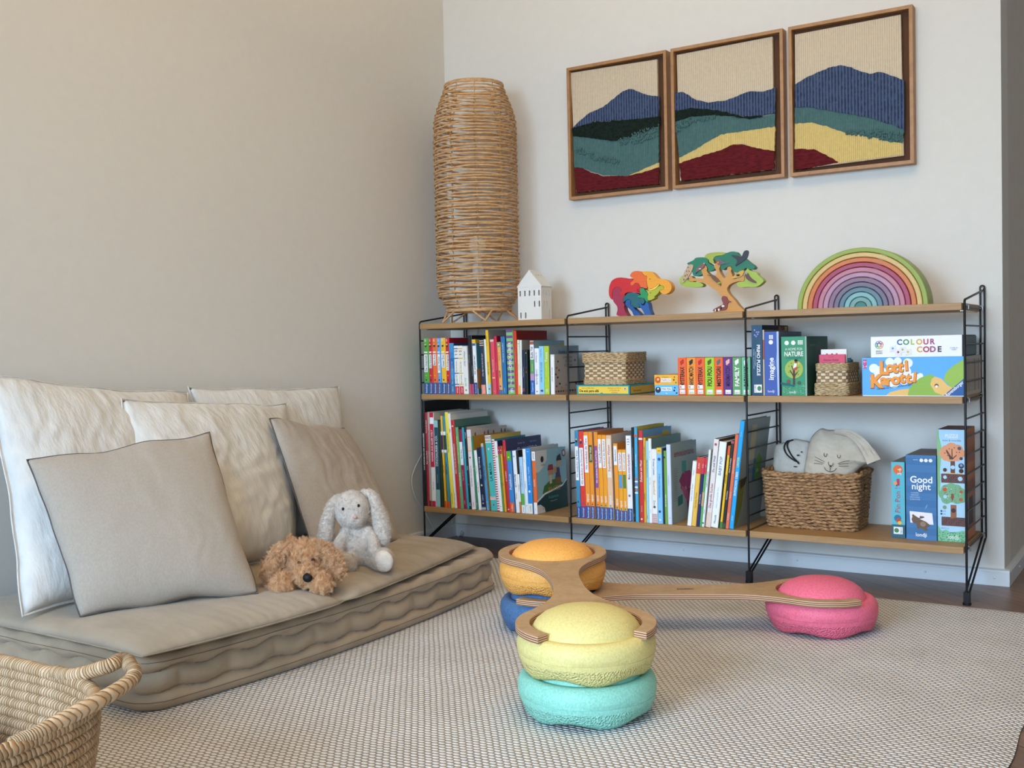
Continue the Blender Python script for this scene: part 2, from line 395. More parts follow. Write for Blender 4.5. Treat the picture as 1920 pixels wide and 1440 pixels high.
# end wall with a window and a terrace door
mb = MB()
wins = [(.1, 1.85, .35, 2.3), (2.55, 4.15, .02, 2.3)]
xs = [0, .1, 1.85, 2.55, 4.15, RX]
for i in range(5):
    a, b = xs[i], xs[i+1]
    hit = [q for q in wins if abs(q[0]-a) < 1e-6]
    if hit:
        mb.box((a, YE-.1, 0), (b, YE, hit[0][2]), M_wall); mb.box((a, YE-.1, hit[0][3]), (b, YE, H), M_wall)
    else: mb.box((a, YE-.1, 0), (b, YE, H), M_wall)
struct(mb.build('wall_end'), 'end wall with window openings', 'wall')
gm, gnt, gb = new_mat('window_glass'); gb.inputs['Transmission Weight'].default_value = 1; gb.inputs['Roughness'].default_value = 0; gb.inputs['IOR'].default_value = 1.1
for n, q in enumerate(wins):
    mb = MB(); t = .05
    for a, b in (((q[0], q[2]), (q[0]+t, q[3])), ((q[1]-t, q[2]), (q[1], q[3])), ((q[0]+t, q[3]-t), (q[1]-t, q[3])), ((q[0]+t, q[2]), (q[1]-t, q[2]+t))):
        mb.box((a[0], YE-.09, a[1]), (b[0], YE-.03, b[1]), M_white)
    o = struct(mb.build('window_%d' % (n+1)), 'white framed window in the end wall' if n == 0 else 'white framed glazed terrace door in the end wall', 'window')
    mb = MB(); mb.box((q[0]+t, YE-.065, q[2]+t), (q[1]-t, YE-.06, q[3]-t), gm); mb.build('pane', o)
# baseboards with a grooved top edge and painted screw heads
HB = .0393
def baseboard(name, a, b, nrm, label):
    a, b, nrm = Vector(a), Vector(b), Vector(nrm); mb = MB()
    prof = [(0, 0), (.015, 0), (.015, HB-.001), (.0135, HB), (.012, HB+.004), (.004, HB+.007), (0, HB+.007)]
    n0 = len(mb.v); k = len(prof)
    for p in (a, b): mb.v += [tuple(p+nrm*q[0]+Z*q[1]) for q in prof]
    for i in range(k): mb.face((i, (i+1) % k, k+(i+1) % k, k+i), M_bb)
    mb.face(range(k), M_bb); mb.face(range(2*k-1, k-1, -1), M_bb)
    L = (b-a).length; t = (b-a).normalized()
    for i in range(int(L/.38)+1):
        c = a+t*min(.18+i*.38, L-.04)+nrm*.0152+Z*.022
        mb.ell(c, (.0035, .0035, .0035), M_bb, nu=10, nv=6)
    o = mb.build(name, smooth=30); struct(o, label, 'baseboard'); return o
M_bb = flat('d9dde0', rough=.4, k=1.0)
baseboard('baseboard_back', (0, 0, 0), (XR+.015, 0, 0), (0, -1, 0), 'white baseboard below the shelves')
baseboard('baseboard_left', (0, -.015, 0), (0, YE, 0), (1, 0, 0), 'white baseboard behind the floor mattress')
baseboard('baseboard_corner', (XR, 0, 0), (XR, 1.6, 0), (1, 0, 0), 'white baseboard along the shaded wall return')

# ================================================================ rug
mb = MB()
rx0, rx1, ry0, ry1, rt = .28, 2.108, -3.6, -.322, .009
nx, ny = 60, 100
def rugp(i, j):
    x = rx0+(rx1-rx0)*i/(nx-1); y = ry0+(ry1-ry0)*j/(ny-1)
    e = min(i, nx-1-i, j, ny-1-j)
    if j == ny-1: y += .006*nz(x*7, 3)
    if i == nx-1: x += .006*nz(y*7, 5)
    return (x, y, (.003 if e == 0 else rt)+.0008*nz(x*12, y*12))
mb.grid(rugp, nx, ny, mat_rug())
mb.box((rx0, ry0, .0005), (rx1-.004, ry1-.004, .003), flat('8d8274', .95))
o = mb.build('woven_rug', smooth=60, recalc=False)
tag(o, 'large cream and taupe woven wool rug covering the wood floor', 'rug')
RZ = rt+.001

# ================================================================ shelving unit
X0, P, D, ZT, ZM, ZB, G, TH = .0741, .595, .2861, .7937, .5483, .1535, .0059, .0186
su = thing('shelving_unit', 'wide wall shelf of three bays with oak boards on black wire ladders', 'shelf', (X0+1.5*P, -D/2, 0))
for i in range(4):
    x = X0+i*P
    la = bpy.data.objects.new('side_ladder', None); COL.objects.link(la); la.parent = su; la.location = Vector((x, -D/2, 0))-su.location
    mb = MB(); mb.tube([(x, -D, .02), (x, -D, .4), (x, -D, .797), (x, -D+.006, .802), (x, -.03, .832), (x, -.012, .834)], .0031, M_black); mb.build('front_post', la, smooth=60)
    mb = MB()
    lp = []
    for k in range(13):
        a = PI*k/12; lp.append((x+.0056*math.cos(a), -.009, .843+.0056*math.sin(a)))
    mb.tube([(x+.0052, -.009, .135), (x+.0052, -.009, .5)] + lp + [(x-.0052, -.009, .5), (x-.0052, -.009, .135)], .0026, M_black)
    mb.build('back_post', la, smooth=60)
    for sx in (-1, 1):
        mb = MB(); mb.tube([(x+sx*.0052, -.009, .137), (x+sx*.0045, -D+.004, .028)], .0029, M_black); mb.build('brace', la, smooth=60)
    for k in range(14):
        z = .7835-.049*k
        mb = MB(); mb.tube([(x, -D, z), (x, -.009, z)], .0024, M_black, seg=6); mb.build('rung', la, smooth=60)
    mb = MB(); mb.box((x-.0075, -D-.008, .006), (x+.0075, -D+.012, .034), M_black)
    mb.lathe([(0, 0), (.011, 0), (.011, .006), (0, .006)], (x, -D, .0008), M_black, nu=16); mb.build('foot', la, smooth=30)
    mb = MB(); mb.ell((x, -.011, .839), (.0042, .003, .0042), M_steel, nu=12, nv=8); mb.build('wall_screw', la, smooth=60)
M_dark_oak = mat_wood('oak_veneer_top', '7b5a3a', '94704c', sx=(1.2, 40, 40))
for zi in (ZT, ZM, ZB):
    for i in range(3):
        a, b = X0+i*P+G, X0+(i+1)*P-G
        mb = MB(); mb.rbox((a, -D-.008, zi-TH), (b, -.022, zi), M_oak, r=.0008, seg=1)
        for x in (a+.006, b-.006):
            mb.box((x-.004, -D+.03, zi-TH-.0025), (x+.004, -.04, zi-TH), M_steel)
        o = mb.build('shelf_board', su, loc=((a+b)/2, -D/2, zi-TH/2))
        if i == 2:
            for yy in (-D+.03, -.035):
                h = MB(); x = X0+3*P
                h.tube([(b-.001, yy, zi-.004), (x-.001, yy, zi-.003), (x+.0045, yy, zi-.006), (x+.0045, yy, zi-.016)], .0024, M_steel, seg=6); h.build('shelf_hook', o, smooth=60)

# ================================================================ rattan lamp
LC = Vector((.248, -.17, 0))
lamp = thing('rattan_lamp', 'tall woven rattan cylinder lamp standing on the shelf in the corner', 'lamp', (LC.x, LC.y, ZT))
def lr(z):
    pts = [(.838, .112), (.86, .122), (.885, .138), (.92, .144), (1.0, .1435), (1.2, .1435), (1.42, .1435), (1.50, .141), (1.55, .125), (1.595, .107), (1.615, .101)]
    for (z0, r0), (z1, r1) in zip(pts, pts[1:]):
        if z <= z1: return r0+(r1-r0)*max(0, (z-z0))/(z1-z0)
    return pts[-1][1]
mb = MB(); NR = 72; NP = 10
for k in range(NR):
    z0 = .840+(1.612-.840)*k/(NR-1); ph = random.random()*6.28; zz = .0013 if 2 < k < NR-3 else .0006
    pts = []
    for j in range(60):
        a = 2*PI*j/60
        z = z0+zz*math.sin(a*NP/2*1+PI*(k % 2))+(.0026*math.sin(a+ph)+.0012*nz(a*1.5+k*3.1, k))*(2 < k < NR-3)
        r = lr(z)+.0022*math.cos(a*NP+PI*k)+.0008*nz(a*2, k*1.7)
        pts.append((LC.x+r*math.cos(a), LC.y+r*math.sin(a), z))
    rad = .0031+.0005*nz(k*2.3)
    mb.tube(pts, rad, M_rattan, seg=6, closed=True)
for dz in (0, .005): 
    mb.tube([(LC.x+.101*math.cos(2*PI*j/48), LC.y+.101*math.sin(2*PI*j/48), 1.614+dz) for j in range(48)], .0038, M_rattan, seg=6, closed=True)
mb.tube([(LC.x+.112*math.cos(2*PI*j/48), LC.y+.112*math.sin(2*PI*j/48), .836) for j in range(48)], .0048, M_rattan, seg=6, closed=True)
shade = mb.build('lamp_shade', lamp, smooth=60)
mb = MB()
M_tie = noisy('rattan_binding', '8a6a40', 'b08a56', scale=90, rough=.7, bump=.2)
for k in range(NP):
    a0 = 2*PI*k/NP+.3
    pts = []
    for j in range(140):
        z = .84+(1.61-.84)*j/139
        r = lr(z)+.0035*math.sin(j*1.5)
        a = a0+.012*math.cos(j*1.5)
        pts.append((LC.x+r*math.cos(a), LC.y+r*math.sin(a), z))
    mb.tube(pts, .0015, M_tie, seg=5)
mb.build('binding', lamp, smooth=60)
for k in range(5):
    a = 2*PI*k/5+PI*1.32
    mb = MB()
    f = (LC.x+.146*math.cos(a), LC.y+.128*math.sin(a), ZT+.0042)
    for da in (-.36, .36):
        s = (LC.x+.108*math.cos(a+da), LC.y+.108*math.sin(a+da), .838)
        mb.tube([s, f], .0033, M_rattan, seg=7)
    mb.ell(f, (.004, .004, .0038), M_rattan, nu=8, nv=6)
    mb.build('leg', lamp, smooth=60)
mb = MB(); mb.lathe([(0, 1.0), (.018, 1.0), (.02, .985), (.02, .95), (0, .95)], (LC.x, LC.y, 0), M_white, nu=20)
mb.tube([(LC.x, LC.y, .95), (LC.x, LC.y, .838)], .005, M_white)
for a in (0, PI/2): mb.tube([(LC.x-.112*math.cos(a), LC.y-.112*math.sin(a), .838), (LC.x+.112*math.cos(a), LC.y+.112*math.sin(a), .838)], .003, M_rattan)
mb.build('socket', lamp, smooth=40)
mb = MB(); mb.lathe([(0, 1.0), (.012, 1.002), (.014, 1.02), (.028, 1.05), (.031, 1.065), (.027, 1.085), (.014, 1.097), (0, 1.10)], (LC.x, LC.y, 0), flat('efe9da', .25, 1.0), nu=24); mb.build('bulb', lamp, smooth=60)
mb = MB(); M_cord = flat('d8d8d4', .5, 1.0)
def spl(pts, n=8):
    out = []; p = [Vector(q) for q in pts]; p = [p[0]*2-p[1]]+p+[p[-1]*2-p[-2]]
    for i in range(1, len(p)-2):
        for k in range(n):
            t = k/n; a, b, c, d = p[i-1:i+3]
            out.append(.5*((2*b)+(c-a)*t+(2*a-5*b+4*c-d)*t*t+(3*b-3*c+d-a)*t**3))
    out.append(p[-2]); return out
def wl_pts(L): return [atx(px, py, .012) for px, py in L]
cpts = [(LC.x, LC.y, .842), (.2, -.06, .825), (.14, -.012, .79), (.118, -.012, .70), (.10, -.012, .58), (.03, -.012, .50)]
cpts += wl_pts([(822, 790), (793, 848), (777, 880), (772, 905), (780, 935), (797, 960), (817, 1000), (826, 1015)])
mb.tube(spl(cpts), .0017, M_cord, seg=6); mb.build('power_cord', lamp, smooth=60)
# two more cords hanging behind the shelf to a plug on the baseboard
c2 = thing('power_cable', 'grey cable hanging under the lowest shelf to the corner baseboard', 'cable', (.07, -.02, 0))
for k, L in enumerate([[(836, 955), (840, 985), (842, 1012)], [(846, 960), (848, 982), (851, 1003), (859, 1018)]]):
    mb = MB(); mb.tube(spl([aty(px, py, -.022) for px, py in L]), .0026, M_cord, seg=6); mb.build('cord', c2, smooth=60)
mb = MB(); q = aty(866, 1000, -.02); mb.ell(q, (.007, .008, .010), flat('c4c6c6', .4, 1.0), nu=14, nv=8)
q2 = aty(850, 1013, -.03); mb.tube([q, q2], .0022, M_cord); mb.ell(q2, (.011, .006, .008), M_white, nu=12, nv=8); mb.build('plug', c2, smooth=60)

# ================================================================ white ceramic house
hx0, hx1, hy0, hy1 = .437, .529, -.212, -.145
ho = thing('ceramic_house', 'small white ceramic gabled house with slit windows beside the rattan lamp', 'ornament', ((hx0+hx1)/2, (hy0+hy1)/2, ZT))
ev, rg = ZT+.112, ZT+.166
def holed(mb, org, ux, uz, w, h, t, nrm, holes, m):
    xs = sorted({0, w, *[q for r in holes for q in (r[0], r[1])]}); zs = sorted({0, h, *[q for r in holes for q in (r[2], r[3])]})
    for i in range(len(xs)-1):
        for j in range(len(zs)-1):
            cx, cz = (xs[i]+xs[i+1])/2, (zs[j]+zs[j+1])/2
            if any(r[0] < cx < r[1] and r[2] < cz < r[3] for r in holes): continue
            P4 = [org+ux*a+uz*b for a, b in ((xs[i], zs[j]), (xs[i+1], zs[j]), (xs[i+1], zs[j+1]), (xs[i], zs[j+1]))]
            mb.prism(P4, nrm*t, m)
mb = MB(); wd, dp = hx1-hx0, hy1-hy0; O = Vector((hx0, hy0, ZT+.0003))
hl = [(.007+i*.0185, .012+i*.0185, .082, .100) for i in range(5)] + [(.063, .068, .045, .064), (.0815, .0865, .045, .064), (.008, .013, .008, .027), (.027, .032, .008, .027)]
holed(mb, O, X, Z, wd, .112, .004, Y, hl, M_ceramic)
hs = [(.012+i*.018, .017+i*.018, .082, .100) for i in range(3)] + [(.012, .017, .045, .064), (.030, .035, .045, .064), (.048, .053, .010, .035)]
holed(mb, Vector((hx1, hy0+.004, ZT+.0003)), Y, Z, dp-.004, .112, .004, -X, hs, M_ceramic)
mb.box((hx0, hy0+.004, ZT+.0003), (hx0+.004, hy1, ev), M_ceramic); mb.box((hx0+.004, hy1-.004, ZT+.0003), (hx1-.004, hy1, ev), M_ceramic)
mx = (hx0+hx1)/2
for yy in (hy0, hy1-.004): mb.prism([(hx0, yy, ev), (hx1, yy, ev), (mx, yy, rg)], (0, .004, 0), M_ceramic)
mb.build('walls', ho)
mb = MB()
for sx, e in ((-1, hx0-.001), (1, hx1+.001)): mb.prism([(e, hy0-.0005, ev-.001), (mx, hy0-.0005, rg), (mx, hy0-.0005, rg+.004), (e+sx*.002, hy0-.0005, ev+.002)], (0, dp+.001, 0), M_ceramic)
for k in range(3):
    q = Vector((mx+.014, hy0+.016+k*.016, rg-.014)); mb.box(q-Vector((.003, .0025, .003)), q+Vector((.003, .0025, .0035)), flat('c9c7c0', .4, 1))
mb.build('roof', ho)

# ================================================================ wooden puzzles and rainbow
def outline(L, sc, ox, oy, y): return [aty(ox+a/sc, oy+b/sc, y) for a, b in L]
def smooth_poly(P, it=2):
    for _ in range(it):
        Q = []
        for i in range(len(P)):
            a, b = P[i], P[(i+1) % len(P)]; Q += [a*.78+b*.22, a*.22+b*.78]
        P = Q
    return P
def piece(root, L, h, yf, th, name='puzzle_piece', it=2, base=ZT):
    P = smooth_poly(outline(L, 5.647, 1120, 450, yf), it); zmin = base+.0004
    P = [Vector((p.x, p.y, max(p.z, zmin))) for p in P]
    mb = MB(); mb.prism(P, (0, th, 0), woodpaint(h)); return mb.build(name, root)
def woodpaint(h):
    k = 'wp'+h
    if k not in _mats: _mats[k] = mat_wood('stained_wood_'+h, h, h, sx=(5, 60, 60), rough=.45, k=1.15)
    nt = _mats[k].node_tree
    for n in nt.nodes:
        if n.type == 'VALTORGB':
            c = lin(h, 1.15); n.color_ramp.elements[0].color = (c[0]*.88, c[1]*.88, c[2]*.88, 1)
    return _mats[k]
YP = -.235
el = thing('elephant_puzzle', 'rainbow coloured wooden elephant and calf puzzle standing on the top shelf', 'toy', (.89, YP+.014, ZT))
for h, L in (('c3191d', [(120,560),(125,490),(150,430),(200,400),(260,395),(330,412),(380,405),(375,430),(345,450),(350,480),(380,485),(395,455),(430,455),(450,480),(455,520),(455,555),(440,565),(400,555),(340,550),(300,560),(285,580),(250,595),(228,575),(240,555),(258,540),(250,510),(220,495),(180,505),(158,545),(155,600),(165,635),(140,620),(125,590)]),
    ('9b2442', [(160,545),(182,507),(220,497),(248,510),(256,540),(240,555),(228,577),(250,597),(285,580),(296,578),(275,620),(270,660),(290,680),(280,720),(300,770),(330,806),(195,806),(215,740),(210,700),(175,660),(160,625)]),
    ('de6120', [(345,370),(370,335),(420,325),(463,335),(480,362),(503,387),(515,377),(528,395),(518,415),(523,470),(530,515),(500,510),(480,500),(455,503),(452,480),(432,453),(395,453),(378,483),(352,480),(347,450),(377,432),(387,405),(350,390)]),
    ('e59a1f', [(467,335),(540,328),(585,345),(620,385),(640,410),(710,415),(765,445),(790,495),(775,545),(730,575),(690,572),(660,545),(668,522),(690,532),(707,510),(700,483),(665,478),(650,456),(600,506),(560,515),(540,522),(527,470),(520,415),(530,395),(517,373),(505,383),(482,358)]),
    ('e8c44a', [(540,525),(600,508),(655,458),(652,478),(612,523),(548,540)]),
    ('a9ac2a', [(505,522),(545,542),(612,527),(655,482),(695,483),(704,510),(690,529),(668,519),(655,545),(640,570),(600,600),(610,615),(560,640),(537,642),(532,600),(540,570),(525,545)]),
    ('1c8a50', [(415,522),(440,507),(490,507),(500,527),(515,547),(538,562),(532,590),(537,655),(515,657),(492,610),(430,613),(427,592),(457,585),(462,560),(417,545)]),
    ('135c63', [(285,600),(320,562),(380,553),(440,572),(455,587),(425,592),(430,616),(485,615),(505,648),(480,688),(460,658),(440,655),(448,700),(430,722),(390,712),(352,695),(348,690),(362,650),(330,623),(300,637),(275,665),(275,630)]),
    ('154a8c', [(300,642),(330,627),(358,650),(343,690),(375,692),(385,722),(430,760),(470,804),(385,806),(370,760),(330,720),(295,690)]),
    ('17559a', [(442,657),(460,652),(470,692),(500,692),(510,657),(538,662),(545,700),(550,740),(580,806),(480,806),(500,780),(470,730),(435,690)])):
    piece(el, L, h, YP, .026)
for cx, cy in ((556, 413), (562, 560)):
    q = aty(1120+cx/5.647, 450+cy/5.647, YP); mb = MB(); mb.ell(q, (.0016, .0006, .0016), M_black, nu=10, nv=6); mb.build('eye', el)
tr = thing('tree_puzzle', 'wooden tree puzzle with painted birds standing on the top shelf', 'toy', (1.17, YP+.014, ZT))
for h, L in (('c48a3e', [(1215,772),(1240,745),(1330,740),(1355,738),(1368,690),(1310,590),(1270,540),(1200,500),(1165,470),(1082,443),(1020,433),(1000,450),(985,438),(962,425),(980,405),(975,375),(1000,382),(1012,407),(1090,405),(1130,415),(1105,332),(1095,312),(1130,300),(1145,260),(1165,300),(1155,330),(1180,360),(1240,390),(1268,350),(1250,300),(1220,290),(1245,257),(1265,235),(1310,265),(1287,300),(1300,350),(1345,415),(1388,350),(1370,290),(1410,277),(1425,310),(1412,322),(1430,380),(1450,420),(1530,390),(1555,367),(1558,440),(1490,433),(1400,468),(1367,520),(1400,580),(1460,640),(1500,700),(1560,748),(1590,772)]),
    ('12714f', [(945,245),(1020,215),(1040,185),(1150,182),(1178,207),(1170,240),(1236,275),(1248,312),(1190,330),(1168,332),(1174,300),(1147,252),(1125,295),(1092,308),(1102,332),(1120,362),(1060,385),(1012,380),(1000,300),(960,260)]),
    ('9aa53a', [(1127,180),(1160,145),(1230,130),(1320,127),(1373,137),(1320,163),(1250,168),(1223,200),(1240,250),(1182,240),(1182,205)]),
    ('106b4b', [(1227,202),(1250,172),(1320,167),(1400,122),(1470,122),(1500,170),(1540,180),(1600,230),(1670,280),(1660,310),(1600,310),(1575,288),(1545,320),(1480,345),(1430,332),(1432,308),(1412,270),(1365,288),(1330,320),(1296,308),(1315,263),(1267,230)]),
    ('9aae3c', [(1590,290),(1610,322),(1690,342),(1695,370),(1750,410),(1765,440),(1690,500),(1590,495),(1510,505),(1467,472),(1492,440),(1562,444),(1562,362),(1572,330)]),
    ('9aae3c', [(865,420),(890,380),(920,370),(958,427),(985,442),(1080,447),(1128,472),(1110,500),(960,500),(880,480)])):
    piece(tr, L, h, YP, .024)
B = lambda n, h, L: piece(tr, L, h, YP-.004, .006, 'bird', 1)
B('', 'b9997a', [(955,270),(985,255),(1020,265),(1000,330),(965,390),(905,460),(890,440),(920,340),(945,300)])
B('', '7a5248', [(1030,345),(1060,290),(1120,240),(1145,250),(1120,300),(1065,330),(1040,358)])
B('', '575a5e', [(1255,205),(1280,195),(1330,225),(1400,245),(1350,252),(1300,265),(1270,262)])
B('', '20222a', [(1400,155),(1490,165),(1525,185),(1550,120),(1580,105),(1602,120),(1590,180),(1565,210),(1505,250),(1450,285),(1490,215)])
B('', '6b4326', [(1150,370),(1220,362),(1290,420),(1315,495),(1260,450),(1215,412),(1195,380)])
B('', 'c99a34', [(1410,412),(1450,375),(1515,325),(1560,318),(1535,380),(1480,400)])
B('', '5e352c', [(1560,360),(1590,342),(1620,400),(1690,450),(1660,455),(1600,430),(1570,400)])
B('', '7d2f26', [(1310,620),(1330,590),(1370,600),(1382,640),(1425,655),(1380,662),(1370,730),(1340,745),(1225,755),(1225,735),(1310,690),(1335,680)])
mb = MB()
def bits(mb, L, h, y=YP-.0055):
    for (a, b, w, hh) in L:
        q = aty(1120+a/5.647, 450+b/5.647, y); mb.ell(q, (w, .0012, hh), flat(h), nu=8, nv=6)
bits(mb, [(960,290,.001,.002),(945,330,.001,.002),(970,330,.001,.002),(930,380,.001,.003),(950,370,.001,.002),(915,420,.001,.003)], '4a2d1c')
bits(mb, [(1085,305,.004,.002),(1130,248,.002,.002)], 'b8c4d4'); bits(mb, [(1040,345,.003,.003)], '2a5a9a'); bits(mb, [(1278,240,.004,.004)], 'd8631f')
bits(mb, [(1490,372,.006,.003)], '2a2822'); bits(mb, [(1580,355,.003,.003)], '8a98a8'); bits(mb, [(1285,740,.003,.004),(1250,745,.002,.004),(1330,700,.005,.003)], 'e6e0d4'); bits(mb, [(1265,745,.0015,.004),(1310,722,.002,.004)], '201c1c')
bits(mb, [(1290,455,.006,.003)], '8a9a3a')
mb.build('painted_mark', tr)
RC = Vector((1.5815, -.205, ZT+.0006))
rb = ['8a9a33','c8a866','bf6a2c','9a3352','b0707f','a97f96','7f6076','675f73','56727f','76a4a6','6b958e','1f6f66']
names = ['olive green outermost', 'sand yellow second', 'burnt orange third', 'crimson fourth', 'dusty pink fifth', 'lilac pink sixth', 'mauve seventh', 'grey violet eighth', 'slate blue ninth', 'pale turquoise tenth', 'sage green eleventh']
RO, RT = .1785, .01485; SQ = .925
for k, h in enumerate(rb):
    ro = RO-k*RT; ri = ro-RT+.0014
    mb = MB(); wd = .034; M = woodpaint(h); b = .0016
    if k < 11:
        n = 48; prof = [(ri, -wd), (ri+b, -wd-b), (ro-b, -wd-b), (ro, -wd), (ro, wd), (ri, wd)]
        def fn(i, j):
            a = PI*i/(n-1); r, y = prof[j]
            return RC+Vector((r*math.cos(a), y, SQ*r*math.sin(a)))
        mb.grid(fn, n, 6, M, cv=True)
        e = [fn(0, j) for j in range(6)]; mb.poly(e, M); mb.poly([fn(n-1, j) for j in range(6)], M)
        lab = names[k]+' arch of the nested wooden rainbow on the top shelf'
        tag(mb.build('rainbow_arch', smooth=30), lab, 'toy arch', 'nested rainbow arches')
    else:
        n = 24; pts = [RC+Vector((ro*math.cos(PI*i/n), -wd, SQ*ro*math.sin(PI*i/n))) for i in range(n+1)]
        mb.prism(pts, (0, 2*wd, 0), M); tag(mb.build('rainbow_core', smooth=30), 'dark teal solid half disc at the heart of the wooden rainbow', 'toy block', 'nested rainbow arches')

# ================================================================ woven wall pictures
M_sky = mat_ribs('cream_wool', 'b5a48c', 'c6b69d', .0065, dist=.0012)
M_blue = mat_ribs('blue_wool_loops', '2c3650', '4e5b76', .0095, dist=.006)
M_blk = noisy('black_green_wool', '08140f', '15241e', scale=160, rough=1, bump=1, dist=.006)
M_teal = mat_ribs('teal_wool', '3a5856', '4f6c6a', .005, dist=.0015)
M_yel = mat_ribs('yellow_wool', 'b79d5c', 'cab274', .006, dist=.0012)
M_red = noisy('dark_red_wool', '470f14', '5c171c', scale=120, rough=1, bump=.8, dist=.002, stretch=(.4, 1, 1.6))
M_back = flat('5a3a24', .8, 1.0)
YA = -.022
def pic(x0, x1, z0, z1, panel, regs, label, tufts=()):
    root = thing('woven_picture', label, 'picture', ((x0+x1)/2, 0, z0))
    mb = MB(); t, d = .010, .036
    for a, b in (((x0, z0), (x0+t, z1)), ((x1-t, z0), (x1, z1)), ((x0+t, z0), (x1-t, z0+t)), ((x0+t, z1-t), (x1-t, z1))):
        mb.box((a[0], -d, a[1]), (b[0], -.001, b[1]), M_oakframe)
    mb.build('frame', root)
    mb = MB(); mb.box((x0+t, -.008, z0+t), (x1-t, -.003, z1-t), M_back); mb.build('backing_board', root)
    mb = MB()
    def tp(L, y):
        return [aty(1040+a/2.743, b/2.743, y) for a, b in L]
    mb.prism(tp(panel, YA), (0, .011, 0), M_sky)
    dy = {id(M_blue): .006, id(M_blk): .007, id(M_teal): .003, id(M_yel): .002, id(M_red): .004}
    for m, L in regs:
        P = tp(L, YA-dy[id(m)]); Q = []
        for i in range(len(P)):
            a, b = P[i], P[(i+1) % len(P)]; n = max(1, int((b-a).length/.006))
            for k in range(n):
                q = a.lerp(b, k/n); q = q+Vector((nz(q.x*90, q.z*90)*.0022, 0, nz(q.x*90, q.z*90, 4)*.0028)); Q.append(q)
        mb.prism(Q, (0, .008, 0), m)
    for (ax, ay, bx, by, wd, n) in tufts:
        for k in range(n):
            f = random.random(); px = ax+(bx-ax)*f+random.uniform(-4, 4); py = ay+(by-ay)*f+random.uniform(-wd, wd)
            q = aty(1040+px/2.743, py/2.743, YA-.005)
            mb.ell(q, (.0032, .003, .0042), M_teal, Matrix.Rotation(random.uniform(-.8, .8), 3, 'Y'), nu=7, nv=5)
    mb.build('woven_panel', root)
pic(.5435, .9155, 1.2095, 1.661, [(82,375),(527,305),(535,945),(112,990)], [
    (M_blue, [(90,660),(130,620),(180,580),(250,550),(300,510),(350,470),(390,455),(430,470),(480,490),(535,495),(535,600),(420,612),(300,620),(200,625),(130,655)]),
    (M_blk, [(88,660),(200,628),(300,622),(420,612),(540,597),(540,645),(460,680),(400,700),(310,725),(200,712),(150,705),(95,700)]),
    (M_teal, [(95,700),(200,712),(310,725),(400,700),(535,650),(535,835),(440,875),(375,905),(250,900),(180,880),(140,862),(100,865)]),
    (M_yel, [(375,905),(440,870),(535,828),(535,862),(470,880),(420,900)]),
    (M_red, [(100,862),(140,862),(180,885),(250,905),(375,905),(440,890),(535,862),(535,945),(112,990)])],
    'framed wool weaving with one blue peak over a dark band, above the white house', [(330, 730, 420, 715, 16, 40), (400, 715, 535, 670, 30, 120), (110, 770, 200, 800, 14, 40), (200, 815, 335, 830, 14, 45)])
pic(.9315, 1.3035, 1.2095, 1.661, [(628,283),(1120,188),(1130,870),(645,930)], [
    (M_blue, [(620,475),(660,475),(720,510),(790,528),(880,515),(950,490),(1000,470),(1080,470),(1133,450),(1133,580),(1060,595),(980,600),(880,575),(760,560),(700,555),(620,570)]),
    (M_blk, [(618,570),(700,555),(790,562),(880,575),(970,600),(1060,592),(1070,600),(1000,612),(900,598),(820,590),(700,600),(620,625)]),
    (M_teal, [(620,622),(700,600),(820,592),(1000,612),(1133,585),(1133,650),(1000,670),(860,690),(800,720),(730,765),(640,812)]),
    (M_yel, [(640,812),(730,765),(800,720),(860,690),(1000,668),(1133,648),(1130,775),(1050,770),(980,742),(920,742),(860,770),(760,800),(640,840)]),
    (M_red, [(640,840),(760,800),(860,770),(920,742),(980,745),(1050,765),(1130,775),(1128,870),(650,930)])],
    'framed wool weaving with a low blue valley and wide red hill, middle picture', [(625, 660, 700, 620, 22, 80), (700, 622, 830, 603, 10, 50)])
pic(1.3205, 1.6835, 1.2085, 1.661, [(1235,178),(1780,75),(1795,800),(1240,872)], [
    (M_blue, [(1235,435),(1300,395),(1370,365),(1420,345),(1470,335),(1520,345),(1570,365),(1620,378),(1680,372),(1740,390),(1797,412),(1797,665),(1730,640),(1640,610),(1540,590),(1420,570),(1300,548),(1235,552)]),
    (M_teal, [(1235,552),(1300,548),(1420,570),(1540,590),(1640,610),(1797,665),(1790,735),(1720,730),(1620,700),(1500,685),(1400,650),(1320,630),(1235,635)]),
    (M_yel, [(1235,635),(1320,628),(1400,650),(1500,685),(1620,700),(1790,740),(1788,795),(1460,838),(1400,800),(1340,770),(1235,768)]),
    (M_red, [(1232,768),(1280,765),(1340,770),(1400,800),(1460,835),(1300,865),(1235,872)])],
    'framed wool weaving with a broad blue mountain over yellow sand, above the wooden rainbow', [(1500, 680, 1620, 688, 10, 50), (1600, 685, 1790, 705, 22, 110)])
